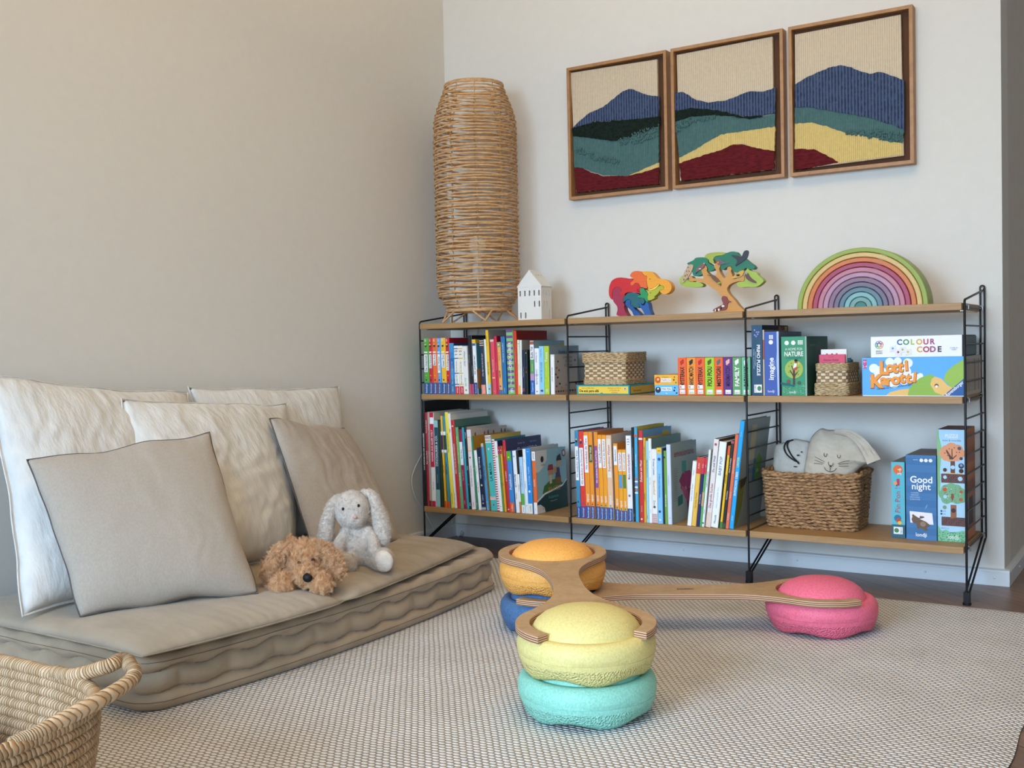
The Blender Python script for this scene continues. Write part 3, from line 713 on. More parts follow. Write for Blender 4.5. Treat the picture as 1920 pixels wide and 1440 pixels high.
# ================================================================ floor mattress, pad and cushions
M_mat = noisy('taupe_cotton', '94846f', 'a08f7a', scale=14, rough=.95, bump=.25, bscale=500, dist=.0006, spec=.1, sheen=.2)
M_pad = noisy('sand_cotton', '8f8373', '998d7d', scale=9, rough=.9, bump=.25, bscale=28, dist=.006, stretch=(1, 2.2, 1), spec=.12, sheen=.15)
M_seam = flat('574d41', .9, 1.0)
mx0, mx1, my0, my1, mh = .03, .655, -1.93, -.735, .112
def rrect(x0, x1, y0, y1, r, step):
    P = []
    for cx, cy, a0 in ((x1-r, y1-r, 0), (x0+r, y1-r, PI/2), (x0+r, y0+r, PI), (x1-r, y0+r, 1.5*PI)):
        for k in range(7): a = a0+PI/2*k/6; P.append(Vector((cx+r*math.cos(a), cy+r*math.sin(a), 0)))
    Q = []
    for i in range(len(P)):
        a, b = P[i], P[(i+1) % len(P)]; n = max(1, int((b-a).length/step))
        Q += [a.lerp(b, k/n) for k in range(n)]
    return Q
def perim(P):
    s = [0]
    for i in range(1, len(P)): s.append(s[-1]+(P[i]-P[i-1]).length)
    return s
pr = rrect(mx0, mx1, my0, my1, .035, .006); ps = perim(pr); NT = 46; n = len(pr)
pn = []
for i in range(n):
    t = (pr[(i+1) % n]-pr[i-1]).normalized(); pn.append(Vector((t.y, -t.x, 0)))
def matt(i, j):
    t = j/(NT-1); s = ps[i]; u = s/.118
    g1 = .30+.035*math.sin(u*PI*2*.5+1)*0+.03*math.cos(2*PI*u)         # lower groove
    g2 = .70+.05*math.cos(2*PI*u)+.015*nz(s*4)                         # upper groove, scalloped
    if t < g1: f = t/g1; o = .020*math.sin(PI*min(1, f*.95+.05))**.55
    elif t < g2:
        f = (t-g1)/(g2-g1); o = (.012+.009*abs(math.sin(PI*u))**.7)*math.sin(PI*f)**.45-.002
    else: f = (t-g2)/(1-g2); o = .021*math.sin(PI*min(1, .02+f*.9))**.5
    o += .002*nz(s*9, t*4)
    p = pr[i]+pn[i]*o
    bulge = .045*max(0, 1-((p.y-(my0+my1)/2)/((my1-my0)/2))**2) if pn[i].x > .5 else 0
    p = p+X*bulge
    z = RZ-.001+mh*t+.0035*math.cos(2*PI*u)*(t > .8)*(-1)+.002*nz(s*6, 7)*t
    return (p.x, p.y, z)
mt = thing('floor_mattress', 'thick taupe tufted floor mattress lying on the rug along the wall', 'mattress', ((mx0+mx1)/2, (my0+my1)/2, RZ))
mb = MB(); mb.grid(matt, n, NT, M_mat, cu=True)
top = [matt(i, NT-1) for i in range(n)]; c = Vector(((mx0+mx1)/2, (my0+my1)/2, 0))
mb.grid(lambda i, j: Vector(top[i]).lerp(Vector((c.x+(top[i][0]-c.x)*.05, c.y+(top[i][1]-c.y)*.05, RZ+mh-.004)), j/8) + Z*(.003*math.sin(PI*j/8)), n, 9, M_mat, cu=True)
mb.build('casing', mt, smooth=70, merge=.0002)
mb = MB()
for t0 in (.855, .16):
    L = []
    for i in range(0, n, 2):
        p = Vector(matt(i, int(t0*(NT-1)))); p.z = RZ+mh*t0+.002*nz(ps[i]*6, 7)*t0; L.append(p+pn[i]*.0014)
    mb.tube(L, .0005, M_seam, seg=5, closed=True)
mb.build('seam', mt, smooth=60)
# pad
pd = thing('seat_pad', 'sand coloured thin padded seat cushion lying on the taupe floor mattress', 'cushion', (.36, -1.36, RZ+mh))
NU, NV = 90, 150
y0p, y1p, zs = -1.972, -.762, .133
def padxy(u, v):
    y = y0p+(y1p-y0p)*v
    xf = .690+(.745-.690)*max(0, 1-((v-.40)/.42)**2) if v < .82 else .690-(v-.82)*.42
    if v >= .40: xf = .745-(.745-.628)*((v-.40)/.60)**1.35
    xf -= .009*math.exp(-((v-.435)/.02)**2)
    x = .02+(xf-.02)*u
    y += (.02*(4*u*(1-u)) if v < .5 else -.01*4*u*(1-u))*abs(2*v-1)**3*.5
    return x, y
def padz(u, v, s):
    a = max(0, 1-abs(2*u-1)**6)**.5; b = max(0, 1-abs(2*v-1)**12)**.5
    d = abs(v-.435)/.032; pinch = 1-.68*math.exp(-d*d)
    t = a*b*pinch
    if s > 0:
        w = .0022*math.sin(v*250+4*nz(v*9, u*3))*math.exp(-((1-u)/.09)**1)*(.5+.5*nz(v*14, 3))
        w += .0018*math.sin(v*110+5*nz(v*8))*math.exp(-((u-.8)/.25)**2)*(v > .5)
        return zs+.034*t+.004*nz(u*3, v*6)*t+w*1.6*t
    return zs-.010*t
mb = MB()
mb.grid(lambda i, j: (*padxy(i/(NU-1), j/(NV-1)), padz(i/(NU-1), j/(NV-1), 1)), NU, NV, M_pad)
mb.grid(lambda i, j: (*padxy(i/(NU-1), j/(NV-1)), padz(i/(NU-1), j/(NV-1), -1)), NU, NV, M_pad)
mb.build('cover', pd, smooth=180, merge=.0002)
mb = MB(); ed = [(*padxy(i/60, 0), zs) for i in range(60)]+[(*padxy(1, i/100), zs+.0015) for i in range(100)]+[(*padxy(1-i/60, 1), zs) for i in range(60)]
mb.tube(ed, .0014, noisy('pad_piping', '8f826f', '998c78', scale=60), seg=6); mb.build('piping', pd, smooth=60)

def pillow(label, TL, TR, BR, BL, T, mat, edge=None, N=70, wr=.5, seed=0, back=.6, dent=.05, flange=0, sag=0, gp='cushions leaning on the wall'):
    TL, TR, BR, BL = map(Vector, (TL, TR, BR, BL))
    nrm = (TR-TL).cross(TL-BL).normalized()
    if nrm.x < 0: nrm = -nrm
    cen = (TL+TR+BR+BL)/4
    def mid(u, v):                       # v: 0 bottom .. 1 top
        a = BL.lerp(TL, v); b = BR.lerp(TR, v); p = a.lerp(b, u)
        cu, cv = 2*u-1, 2*v-1
        p = p+(cen-p)*dent*(max(0, 1-cu*cu)*abs(cv)**4+max(0, 1-cv*cv)*abs(cu)**4)*.9
        p = p+(TR-TL).normalized()*(.006*nz(v*5+seed, u*2)*abs(cu)**3)+Z*(.008*nz(u*4+seed*2, 9)*abs(cv)**3)
        return p
    def surf(u, v, s):
        cu, cv = 2*u-1, 2*v-1
        t = (max(0, 1-abs(cu)**2.6)*max(0, 1-abs(cv)**2.6))**.5
        low = 1+.25*(-cv)*sag
        h = T*t*low*(1 if s > 0 else back)
        w = 0
        if s > 0 and wr:
            # fabric folds running off the edges
            w += .006*wr*t*nz(u*7+seed*3, v*3+seed)
            w += .0035*wr*nz(u*22+3*nz(v*4, seed), v*4+seed*5)*t**.5
            w += .0028*wr*math.sin(u*95+6*nz(u*5, v*2, seed))*math.exp(-((1-v)/.10))*t**.3*(.5+nz(u*6, seed))
            w += .0025*wr*math.sin(v*70+6*nz(v*5, u*2, seed))*math.exp(-(u/.10))*t**.3
            w += .004*wr*nz(u*5+v*9, v*14-u*6, seed+3)*t
        return mid(u, v)+nrm*s*(h+max(w, -h*.8))
    base = (BL+BR)/2
    root = thing('cushion', label, 'cushion', base, gp)
    mb = MB()
    for s in (1, -1): mb.grid(lambda i, j: surf(i/(N-1), j/(N-1), s), N, N, mat)
    mb.build('cushion_cover', root, smooth=180, merge=.0003)
    if edge:
        ring = [mid(i/40, 0) for i in range(40)]+[mid(1, i/40) for i in range(40)]+[mid(1-i/40, 1) for i in range(40)]+[mid(0, 1-i/40) for i in range(40)]
        mb = MB(); m2, r = edge
        if flange:
            out = []
            for p in ring:
                d = (p-cen).normalized(); out.append(p+d*flange)
            k = len(ring)
            mb.grid(lambda i, j: ring[i].lerp(out[i], j)+nrm*(.0015*nz(i*.4, seed)), k, 2, m2, cu=True)
            mb.tube(out, .0016, m2, seg=6, closed=True)
        else:
            mb.tube(ring, r, m2, seg=6, closed=True)
        mb.build('edge_seam', root, smooth=60)
    return root
M_wcush = noisy('white_washed_linen', 'cfccc7', 'dad7d2', scale=20, rough=.95, bump=.35, bscale=26, dist=.010, stretch=(1, 2.4, .8), k=1.0, spec=.1, sheen=.2, detail=5)
M_gcush = noisy('taupe_chambray', '978c80', '9d9388', scale=300, rough=.95, bump=.12, bscale=7, dist=.006, stretch=(1, 1, .5), spec=.1, sheen=.15)
M_edge = flat('5c5653', .9, 1.0)
PZ = .162
pillow('big white linen cushion standing behind, nearest the basket end of the mattress', atx(-25, 705, .085), atx(350, 738, .06), (.33, -1.44, PZ), atz(45, 1152, PZ+.005), .075, M_wcush, (M_wcush, .002), seed=1, wr=.8, flange=.006, sag=.5, back=.35)
pillow('white linen cushion upright against the wall, its square top corner next to bare wall', atx(355, 727, .05), atx(634, 726, .05), (.19, -.78, PZ), (.19, -1.27, PZ), .055, M_wcush, (M_wcush, .002), seed=2, wr=.8, flange=.005, back=.35)
pillow('creased white linen cushion in the middle, between the two taupe cushions', atx(230, 750, .150), atx(537, 757, .115), (.335, -1.19, PZ), (.37, -1.74, PZ), .078, M_wcush, (M_wcush, .002), seed=3, wr=1.1, flange=.005, sag=.6, back=.3)
BLg = atz(150, 1156, PZ+.002); BRg = atz(484, 1112, PZ+.004)
pillow('large smooth taupe cushion in front, propped on the white ones', atx(50, 862, .262), atx(393, 810, .385), BRg, BLg, .055, M_gcush, (M_edge, .0017), seed=4, wr=.28, sag=.5, back=.5, dent=.035)
pillow('taupe cushion behind the plush rabbit with dark stitched edge', atx(505, 785, .235), atx(645, 803, .135), atz(752, 1014, PZ), atz(592, 1052, PZ), .055, M_gcush, (M_edge, .0017), seed=5, wr=.7, back=.4, dent=.03)

# ================================================================ plush toys (image-aligned local frame: a = sideways, f = towards the sofa front, c = up)
SA = Vector((.841, .541, 0)); SF = Vector((.541, -.841, 0))
def blob(name, parts, org, s, mat, parent, voxel=.0035, sm=6, fur=None):
    """ellipsoids and tapered limbs fused into one continuous skin"""
    mb = MB()
    for p in parts:
        if p[0] == 'e':
            _, (a, f, c), (ra, rf, rc) = p[:3]; rot = Matrix.Rotation(p[3], 3, Vector(p[4])) if len(p) > 3 else None
            mb.ell((a*s, -f*s, c*s), (ra*s, rf*s, rc*s), mat, rot, nu=20, nv=14)
        else:
            _, pts, rs = p; q = spl([(a*s, -f*s, c*s) for a, f, c in pts], 5); N = len(q)
            rr = lambda i: s*(rs[min(int(i/(N-1)*(len(rs)-1)), len(rs)-2)]*(1-(i/(N-1)*(len(rs)-1) % 1 if i < N-1 else 1))+rs[min(int(i/(N-1)*(len(rs)-1)), len(rs)-2)+1]*((i/(N-1)*(len(rs)-1)) % 1 if i < N-1 else 1))
            mb.tube(q, rr, mat, seg=14)
            mb.ell(q[0], (rs[0]*s,)*3, mat, nu=14, nv=10); mb.ell(q[-1], (rs[-1]*s,)*3, mat, nu=14, nv=10)
    tmp = mb.build(name)
    r = tmp.modifiers.new('r', 'REMESH'); r.mode = 'VOXEL'; r.voxel_size = voxel
    q = tmp.modifiers.new('s', 'SMOOTH'); q.iterations = sm; q.factor = .6
    dg = bpy.context.evaluated_depsgraph_get(); me = bpy.data.meshes.new_from_object(tmp.evaluated_get(dg))
    bpy.data.objects.remove(tmp)
    Mx = Matrix((SA, -SF, Z)).transposed()     # local x = sideways, local y = away
    for v in me.vertices: v.co = Mx @ v.co
    me.materials.clear(); me.materials.append(mat); me.shade_smooth(); me.name = name
    o = bpy.data.objects.new(name, me); COL.objects.link(o); o.parent = parent; o.location = Vector(org)-_wl(parent)
    if fur:
        n, L, rough, kids, rad, m2 = fur
        me.materials.append(m2)
        md = o.modifiers.new('fur', 'PARTICLE_SYSTEM'); ps_ = md.particle_system.settings
        ps_.type = 'HAIR'; ps_.count = n; ps_.hair_length = L; ps_.hair_step = 3; ps_.use_advanced_hair = True
        ps_.brownian_factor = rough[0]; ps_.material = 2
        ps_.child_type = 'INTERPOLATED'; ps_.rendered_child_count = kids; ps_.child_percent = 1
        ps_.clump_factor = rough[1]; ps_.roughness_2 = rough[2]; ps_.roughness_2_size = .5
        ps_.root_radius = rad; ps_.tip_radius = rad*.5; ps_.radius_scale = 1.0; ps_.render_step = 3; ps_.display_step = 2
        md.particle_system.seed = 3
    return o
def loc2w(org, s, a, f, c): return Vector(org)+SA*(a*s)+SF*(f*s)+Z*(c*s)
def fur_mat(name, h1, h2):
    m = noisy(name, h1, h2, scale=90, rough=.9, bump=0, k=1.2, spec=.1, sheen=.3); return m
M_dog = noisy('tan_plush', 'a67c54', 'c49a70', scale=45, rough=.95, bump=.9, bscale=150, dist=.004, spec=.05, sheen=.3)
M_dogf = fur_mat('tan_plush_pile', 'b98c62', 'd6b088')
M_bun = noisy('pale_grey_plush', 'ada196', 'beb3a9', scale=30, rough=.95, bump=.9, bscale=170, dist=.003, k=1.2, spec=.05, sheen=.4)
M_bunf = fur_mat('pale_grey_plush_pile', 'b0a599', 'c2b8ae')
dog_o = Vector((.618, -1.455, .153)); s = .0088
dogt = thing('plush_dog', 'curly tan plush puppy lying on the seat pad in front of the cushions', 'soft toy', dog_o)
fd = (2600, .0052, (.004, .35, .006), 14, .4e-3, M_dogf)
blob('body', [('e', (.6, 1.5, 8.0), (4.7, 4.4, 5.0)), ('e', (1.8, 5.2, 4.6), (3.5, 3.6, 3.1)), ('e', (-1.2, -5, 5.0), (6.0, 7.5, 5.0)),
    ('l', [(-3.6, 0, 4), (-4.2, 4.5, 2.7), (-4.4, 7.6, 2.3)], [2.7, 2.7, 2.8]), ('l', [(3.6, 0, 4), (5.0, 4.2, 2.7), (5.6, 7.2, 2.3)], [2.6, 2.6, 2.7]),
    ('l', [(-5, -8, 5), (-5.6, -10.5, 8), (-6.2, -11.6, 11)], [2, 1.5, 1.0])], dog_o, s, M_dog, dogt, fur=fd)
fe = (650, .0055, (.004, .35, .006), 14, .4e-3, M_dogf)
blob('ear', [('l', [(-2.8, 2.4, 11.4), (-5.6, 2.8, 9.8), (-7.6, 3.2, 6.2), (-8.2, 3.4, 4.2)], [1.4, 2.0, 2.5, 2.2])], dog_o, s, M_dog, dogt, fur=fe)
blob('ear', [('l', [(4.0, 1.6, 11.2), (6.6, 2.0, 9.6), (8.4, 2.6, 6.8), (9.0, 3.0, 5.0)], [1.4, 1.8, 2.1, 1.9])], dog_o, s, M_dog, dogt, fur=fe)
M_nose = flat('0c0b0b', .6, 1.0)
mb = MB(); mb.ell(loc2w(dog_o, s, 2.5, 9.0, 4.6), (.0118, .0105, .0105), M_nose, nu=18, nv=12); mb.build('nose', dogt, smooth=180)
for a, f, c in ((-.1, 6.35, 8.0), (3.4, 5.7, 8.5)):
    mb = MB(); mb.ell(loc2w(dog_o, s, a, f, c), (.0042, .0042, .0036), flat('100c0a', .15, 1.0), nu=12, nv=8); mb.build('eye', dogt, smooth=180)
bun_o = Vector((.555, -1.245, .153))+SA*.047; s = .01
bt = thing('plush_rabbit', 'pale grey plush rabbit with drooping ears sitting against the taupe cushion', 'soft toy', bun_o)
fb = (2200, .0013, (.002, .2, .004), 10, .35e-3, M_bunf)
blob('body', [('e', (-2.1, 2.0, 15.2), (4.5, 4.0, 4.9)), ('e', (-1.4, 4.0, 13.4), (2.6, 2.4, 2.4)), ('e', (-1.0, -.2, 5.8), (6.0, 5.0, 6.4)), ('e', (-1.4, .6, 10.4), (3.2, 3.0, 3.2)),
    ('l', [(-3.6, 2.5, 9.6), (-5.4, 4.2, 6.6), (-5.4, 5.6, 4.2)], [1.6, 1.6, 1.7]), ('l', [(1.8, 2.5, 9.6), (3.2, 4.4, 7.6), (3.4, 5.6, 5.6)], [1.5, 1.5, 1.5]),
    ('l', [(-3.0, 1.5, 2.6), (-3.4, 6.0, 2.2), (-3.2, 8.4, 2.6)], [2.8, 2.7, 2.8]), ('l', [(2.4, 1.2, 2.9), (4.4, 4.5, 2.9), (5.6, 6.4, 3.3)], [2.9, 2.8, 3.0])], bun_o, s, M_bun, bt, voxel=.003, fur=fb)
fbe = (700, .0013, (.002, .2, .004), 10, .35e-3, M_bunf)
blob('ear', [('l', [(-4.0, 1.0, 18.2), (-6.6, 1.2, 17.2), (-8.4, 2.0, 12.5), (-8.9, 2.6, 8.5), (-8.9, 3.0, 6.0)], [1.0, 1.4, 1.8, 2.0, 1.5])], bun_o, s, M_bun, bt, voxel=.0025, fur=fbe)
blob('ear', [('l', [(.6, 1.0, 19.2), (2.8, 1.2, 18.4), (4.6, 2.0, 13.5), (5.4, 2.6, 9.8), (5.4, 3.0, 7.6)], [1.0, 1.4, 2.0, 2.2, 1.7])], bun_o, s, M_bun, bt, voxel=.0025, fur=fbe)
mb = MB(); q = loc2w(bun_o, s, 6.2, 8.7, 3.4); mb.ell(q, (.025, .013, .027), noisy('sole_plush', 'b8aca0', 'c4b9ad', scale=80, bump=.9, bscale=200, dist=.003), Matrix.Rotation(math.atan2(SF.y, SF.x)+PI/2-.25, 3, 'Z') , nu=20, nv=12); mb.build('foot_sole', bt, smooth=180)
mb = MB(); mb.ell(loc2w(bun_o, s, -.9, 6.6, 14.0), (.0052, .004, .004), flat('b88f8c', .7), nu=12, nv=8); mb.build('nose', bt, smooth=180)
for a, f, c in ((-3.9, 5.6, 16.0), (-.1, 5.3, 16.7)):
    mb = MB(); mb.ell(loc2w(bun_o, s, a, f, c), (.0036, .0036, .004), flat('0c0b0a', .12, 1.0), nu=12, nv=8); mb.build('eye', bt, smooth=180)

# ================================================================ coiled basket in the corner of the picture
M_coil = mat_wrap('palm_leaf_binding', '5f4628', 'ad8a63', 'd0b08c')
M_coild = noisy('palm_fibre_core', '7d5c30', 'a17c48', scale=60, rough=.8, bump=.4)
bc = Vector((.815, -2.69, 0)); BR_ = .365
def sup(a, R, e=4.0):
    c, s_ = math.cos(a), math.sin(a); k = (abs(c)**e+abs(s_)**e)**(-1/e); return Vector((R*k*c, R*k*s_, 0))
bk = thing('coiled_basket', 'big coiled palm leaf basket with loop handle, beside the mattress end', 'basket', (bc.x, bc.y, RZ))
mb = MB(); rows = 16; ht = .238; cr = .0086
for k in range(rows):
    z = RZ+.011+(ht-.024)*k/(rows-1); R = BR_-.035*(1-k/(rows-1))**1.5
    N = 620; pts = []; 
    for i in range(N):
        a = 2*PI*i/N; q = bc+sup(a, R)+Z*(z+.002*nz(a*3, k)); pts.append(q)
    ph = random.random()
    mb.tube(pts, (lambda k, ph: (lambda i: cr*(1.22 if k == 15 else 1)*(.97+.05*nz(i*.9, k))))(k, ph), M_coil, seg=12, closed=True, uv=.62)
mb.build('coiled_wall', bk, smooth=70, recalc=False)
mb = MB(); N = 60
mb.grid(lambda i, j: bc+sup(2*PI*i/N, (BR_-.03)*j/8)+Z*(RZ+.006), N, 9, M_coil, cu=True); mb.build('basket_base', bk, recalc=False)
h1 = bc+sup(PI/4+.30, BR_)+Z*(RZ+ht-.006); h2 = bc+sup(PI/4-.26, BR_)+Z*(RZ+ht-.006)
hp = [h1+Vector((-.05, .004, -.004)), h1, atz(200, 1250, .268), atz(228, 1237, .272), atz(243, 1247, .268), atz(240, 1280, .255), h2, h2+Vector((.004, -.05, -.004))]
hs_ = spl(hp, 26)
mb = MB(); mb.tube(hs_, lambda i: .0108*(.97+.06*nz(i*.9)), M_coil, seg=12, uv=.5); mb.build('handle', bk, smooth=70, recalc=False)
plush_c = Vector((.76, -2.515, RZ+.008))
pt = thing('plush_throw', 'fluffy mauve plush lying inside the coiled basket', 'soft toy', plush_c)
M_mauve = noisy('mauve_plush', '8a7069', 'a78f88', scale=60, rough=.95, bump=1, bscale=120, dist=.006)
mb = MB()
def plf(i, j):
    th = 2*PI*i/48; ph = PI*j/27; r = 1+.12*nz(3*math.cos(th)*math.sin(ph), 3*math.sin(th)*math.sin(ph), 3*math.cos(ph))
    return plush_c+Vector((.25*r*math.sin(ph)*math.cos(th), .145*r*math.sin(ph)*math.sin(th), .086+.082*r*math.cos(ph)))
mb.grid(plf, 48, 28, M_mauve, cu=True); po = mb.build('plush_body', pt, smooth=180)
po.data.materials.append(fur_mat('mauve_pile', '9a827b', 'b9a49e'))
md = po.modifiers.new('fur', 'PARTICLE_SYSTEM'); q = md.particle_system.settings; q.type = 'HAIR'; q.count = 3000; q.hair_length = .014; q.hair_step = 3; q.use_advanced_hair = True; q.brownian_factor = .012; q.material = 2
q.child_type = 'INTERPOLATED'; q.rendered_child_count = 8; q.roughness_2 = .01; q.root_radius = .0005; q.tip_radius = .0002; q.radius_scale = 1

# ================================================================ play stones and plywood connectors
def mat_foam(name, h1, h2):
    m, nt, b = new_mat(name); L = nt.links.new
    tc = node(nt, 'ShaderNodeTexCoord')
    n = node(nt, 'ShaderNodeTexNoise'); n.inputs['Scale'].default_value = 260; n.inputs['Detail'].default_value = 3; L(tc.outputs['Object'], n.inputs['Vector'])
    cr = node(nt, 'ShaderNodeValToRGB'); cr.color_ramp.elements[0].position = .35; cr.color_ramp.elements[1].position = .62
    cr.color_ramp.elements[0].color = lin(h1, 1.15); cr.color_ramp.elements[1].color = lin(h2, 1.15)
    L(n.outputs[0], cr.inputs[0]); L(cr.outputs[0], b.inputs['Base Color'])
    sp = node(nt, 'ShaderNodeSeparateXYZ'); L(tc.outputs['Object'], sp.inputs[0])
    lt = node(nt, 'ShaderNodeMapRange'); lt.inputs[1].default_value = .034; lt.inputs[2].default_value = .031; lt.inputs[3].default_value = .08; lt.inputs[4].default_value = 1; L(sp.outputs[2], lt.inputs[0])
    v = node(nt, 'ShaderNodeTexVoronoi'); v.inputs['Scale'].default_value = 260; L(tc.outputs['Object'], v.inputs['Vector'])
    bp = node(nt, 'ShaderNodeBump'); bp.inputs['Distance'].default_value = .0035; L(lt.outputs[0], bp.inputs['Strength']); L(v.outputs['Distance'], bp.inputs['Height']); L(bp.outputs[0], b.inputs['Normal'])
    b.inputs['Roughness'].default_value = .55; b.inputs['Specular IOR Level'].default_value = .35
    return m
SR = .1315
def stone(label, c, zo, m, rot):
    prof = [(.0, .052), (.05, .046), (.08, .036), (.095, .025), (.1025, .005), (.107, .0), (.113, .001), (.121, .010), (.1268, .026), (.1285, .0315), (.1303, .0405), (.1296, .0412), (.1308, .0422), (.1315, .053), (.1305, .063), (.1275, .0695), (.122, .0758), (.1165, .078), (.1065, .078), (.1045, .076), (.1035, .078), (.1008, .086), (.0935, .0965), (.081, .1062), (.061, .1148), (.033, .1204), (.0, .122)]
    mb = MB(); N = 96; k = SR/.1315
    def fn(i, j):
        a = 2*PI*i/N; r, z = prof[j]
        wv = .0095*(.5+.5*math.cos(5*a+rot))
        z2 = z+wv*max(0, 1-z/.045)*(r > .1)
        return Vector((r*k*math.cos(a), r*k*math.sin(a), z2))
    mb.grid(fn, N, len(prof), m, cu=True)
    o = mb.build('balance_stone', smooth=50, loc=None); o.location = (c[0], c[1], zo)
    return tag(o, label, 'play stone', 'foam balance stones')
S1 = RZ+.0002; S2 = S1+.078
cA, cB, cC = (1.025, -1.010), (1.393, -1.511), (1.603, -.716)
stone('turquoise foam dome under the pale yellow dome on the rug', cB, S1, mat_foam('turquoise_foam', '7cbcaa', '91cbb9'), .4)
stone('pale yellow foam dome stacked on the turquoise one', cB, S2, mat_foam('yellow_foam', 'ccbe77', 'd7c988'), 1.3)
stone('denim blue foam dome under the orange dome on the rug', cA, S1, mat_foam('blue_foam', '3d6089', '50729a'), 2.2)
S2O = S1+.0932      # the orange dome rests on the ring of the long beam
stone('orange foam dome stacked on the denim blue one', cA, S2O, mat_foam('orange_foam', 'dd9a47', 'e8ab5c'), .9)
stone('raspberry pink foam dome standing alone on the rug by the shelf', cC, S1, mat_foam('pink_foam', 'd85f79', 'e2708a'), 1.9)
M_ply = mat_wood('birch_plywood', '9c7e5b', 'b3946e', sx=(8, 8, 30), scale=3, k=1.2)
M_plye = mat_stripes('plywood_edge', '6e4632', 'c9a482', .0042)
def connector(label, p, q, z, ga, gb, neck=.040, z2=None):
    p, q = Vector((p[0], p[1], 0)), Vector((q[0], q[1], 0)); c = (p+q)/2; Lh = (q-p).length/2
    d = (q-p).normalized(); e = Vector((-d.y, d.x, 0)); ro, ri, th = .1335, .1062, .0145
    def bez(a, b, cc, dd, t): return a*(1-t)**3+b*3*t*(1-t)**2+cc*3*t*t*(1-t)+dd*t**3
    def side(sx, gap):            # one end, from the tip on +e side round to the neck on +e side, inner arc appended separately
        a0 = gap; a1 = math.radians(128); out = []
        for k in range(31):
            a = a0+(a1-a0)*k/30; out.append(Vector((sx*(Lh+ro*math.cos(a)), ro*math.sin(a), 0)))
        P0 = out[-1]; T = Vector((-sx*math.sin(a1), math.cos(a1), 0))
        for k in range(1, 15): out.append(bez(P0, P0+T*.10, Vector((sx*.10, neck, 0)), Vector((0, neck, 0)), k/14))
        inn = []
        for k in range(61):
            a = -a0+(-(2*PI-2*a0))*k/60*-1*-1; inn.append(a)
        inner = [Vector((sx*(Lh+ri*math.cos(a0+(2*PI-2*a0)*k/60)), ri*math.sin(a0+(2*PI-2*a0)*k/60), 0)) for k in range(61)]
        return out, inner
    o1, i1 = side(1, ga); o2, i2 = side(-1, gb)
    fl = lambda L: [Vector((v.x, -v.y, 0)) for v in L]
    # counter-clockwise: right end upper outer -> neck -> left end upper outer -> left tip -> left inner -> left lower outer -> neck -> right lower outer -> right tip -> right inner
    loop = o1+o2[::-1][1:]
    loop += i2+fl(o2)
    loop += fl(o1)[::-1][1:]
    loop += i1[::-1][0:]
    pts = []
    for v in loop:
        if not pts or (v-pts[-1]).length > 1e-5: pts.append(v)
    if (pts[0]-pts[-1]).length < 1e-5: pts.pop()
    n = len(pts); bm = bmesh.new()
    vs_ = [bm.verts.new(Vector((v.x, v.y, -th/2))) for v in pts]
    f = bm.faces.new(vs_); f.normal_update()
    bmesh.ops.triangulate(bm, faces=[f])
    low = list(bm.faces); r = bmesh.ops.extrude_face_region(bm, geom=low)
    bmesh.ops.translate(bm, verts=[g for g in r['geom'] if isinstance(g, bmesh.types.BMVert)], vec=(0, 0, th))
    bmesh.ops.recalc_face_normals(bm, faces=bm.faces)
    mb = MB()
    n0 = len(mb.v); bm.verts.index_update(); mb.v += [tuple(v.co) for v in bm.verts]
    for fc in bm.faces: mb.face([n0+v.index for v in fc.verts], M_ply if abs(fc.normal.z) > .5 else M_plye)
    bm.free()
    if label.startswith('long'): mb.text('pedalo', (0, 0, th/2+.0004), (1, 0, 0), (0, 1, 0), .011, M_black, .06, bold=.03)
    o = mb.build('plywood_connector', recalc=False); o.location = c+Z*z; o.rotation_euler = (0, math.atan2(z2-z if z2 else 0, Lh), math.atan2(d.y, d.x))
    md = o.modifiers.new('b', 'BEVEL'); md.width = .0012; md.segments = 2; md.limit_method = 'ANGLE'; md.angle_limit = 1.0
    return tag(o, label, 'plywood board', 'plywood connector boards')
TB = .078+.0075
connector('plywood beam with ring ends linking the orange and yellow domes', cA, cB, (S2O+S2)/2+TB, math.radians(48), math.radians(34), neck=.033, z2=S2O+TB)
connector('long low plywood beam joining the denim blue and pink domes', cA, cC, S1+TB, math.radians(58), math.radians(52), neck=.054)
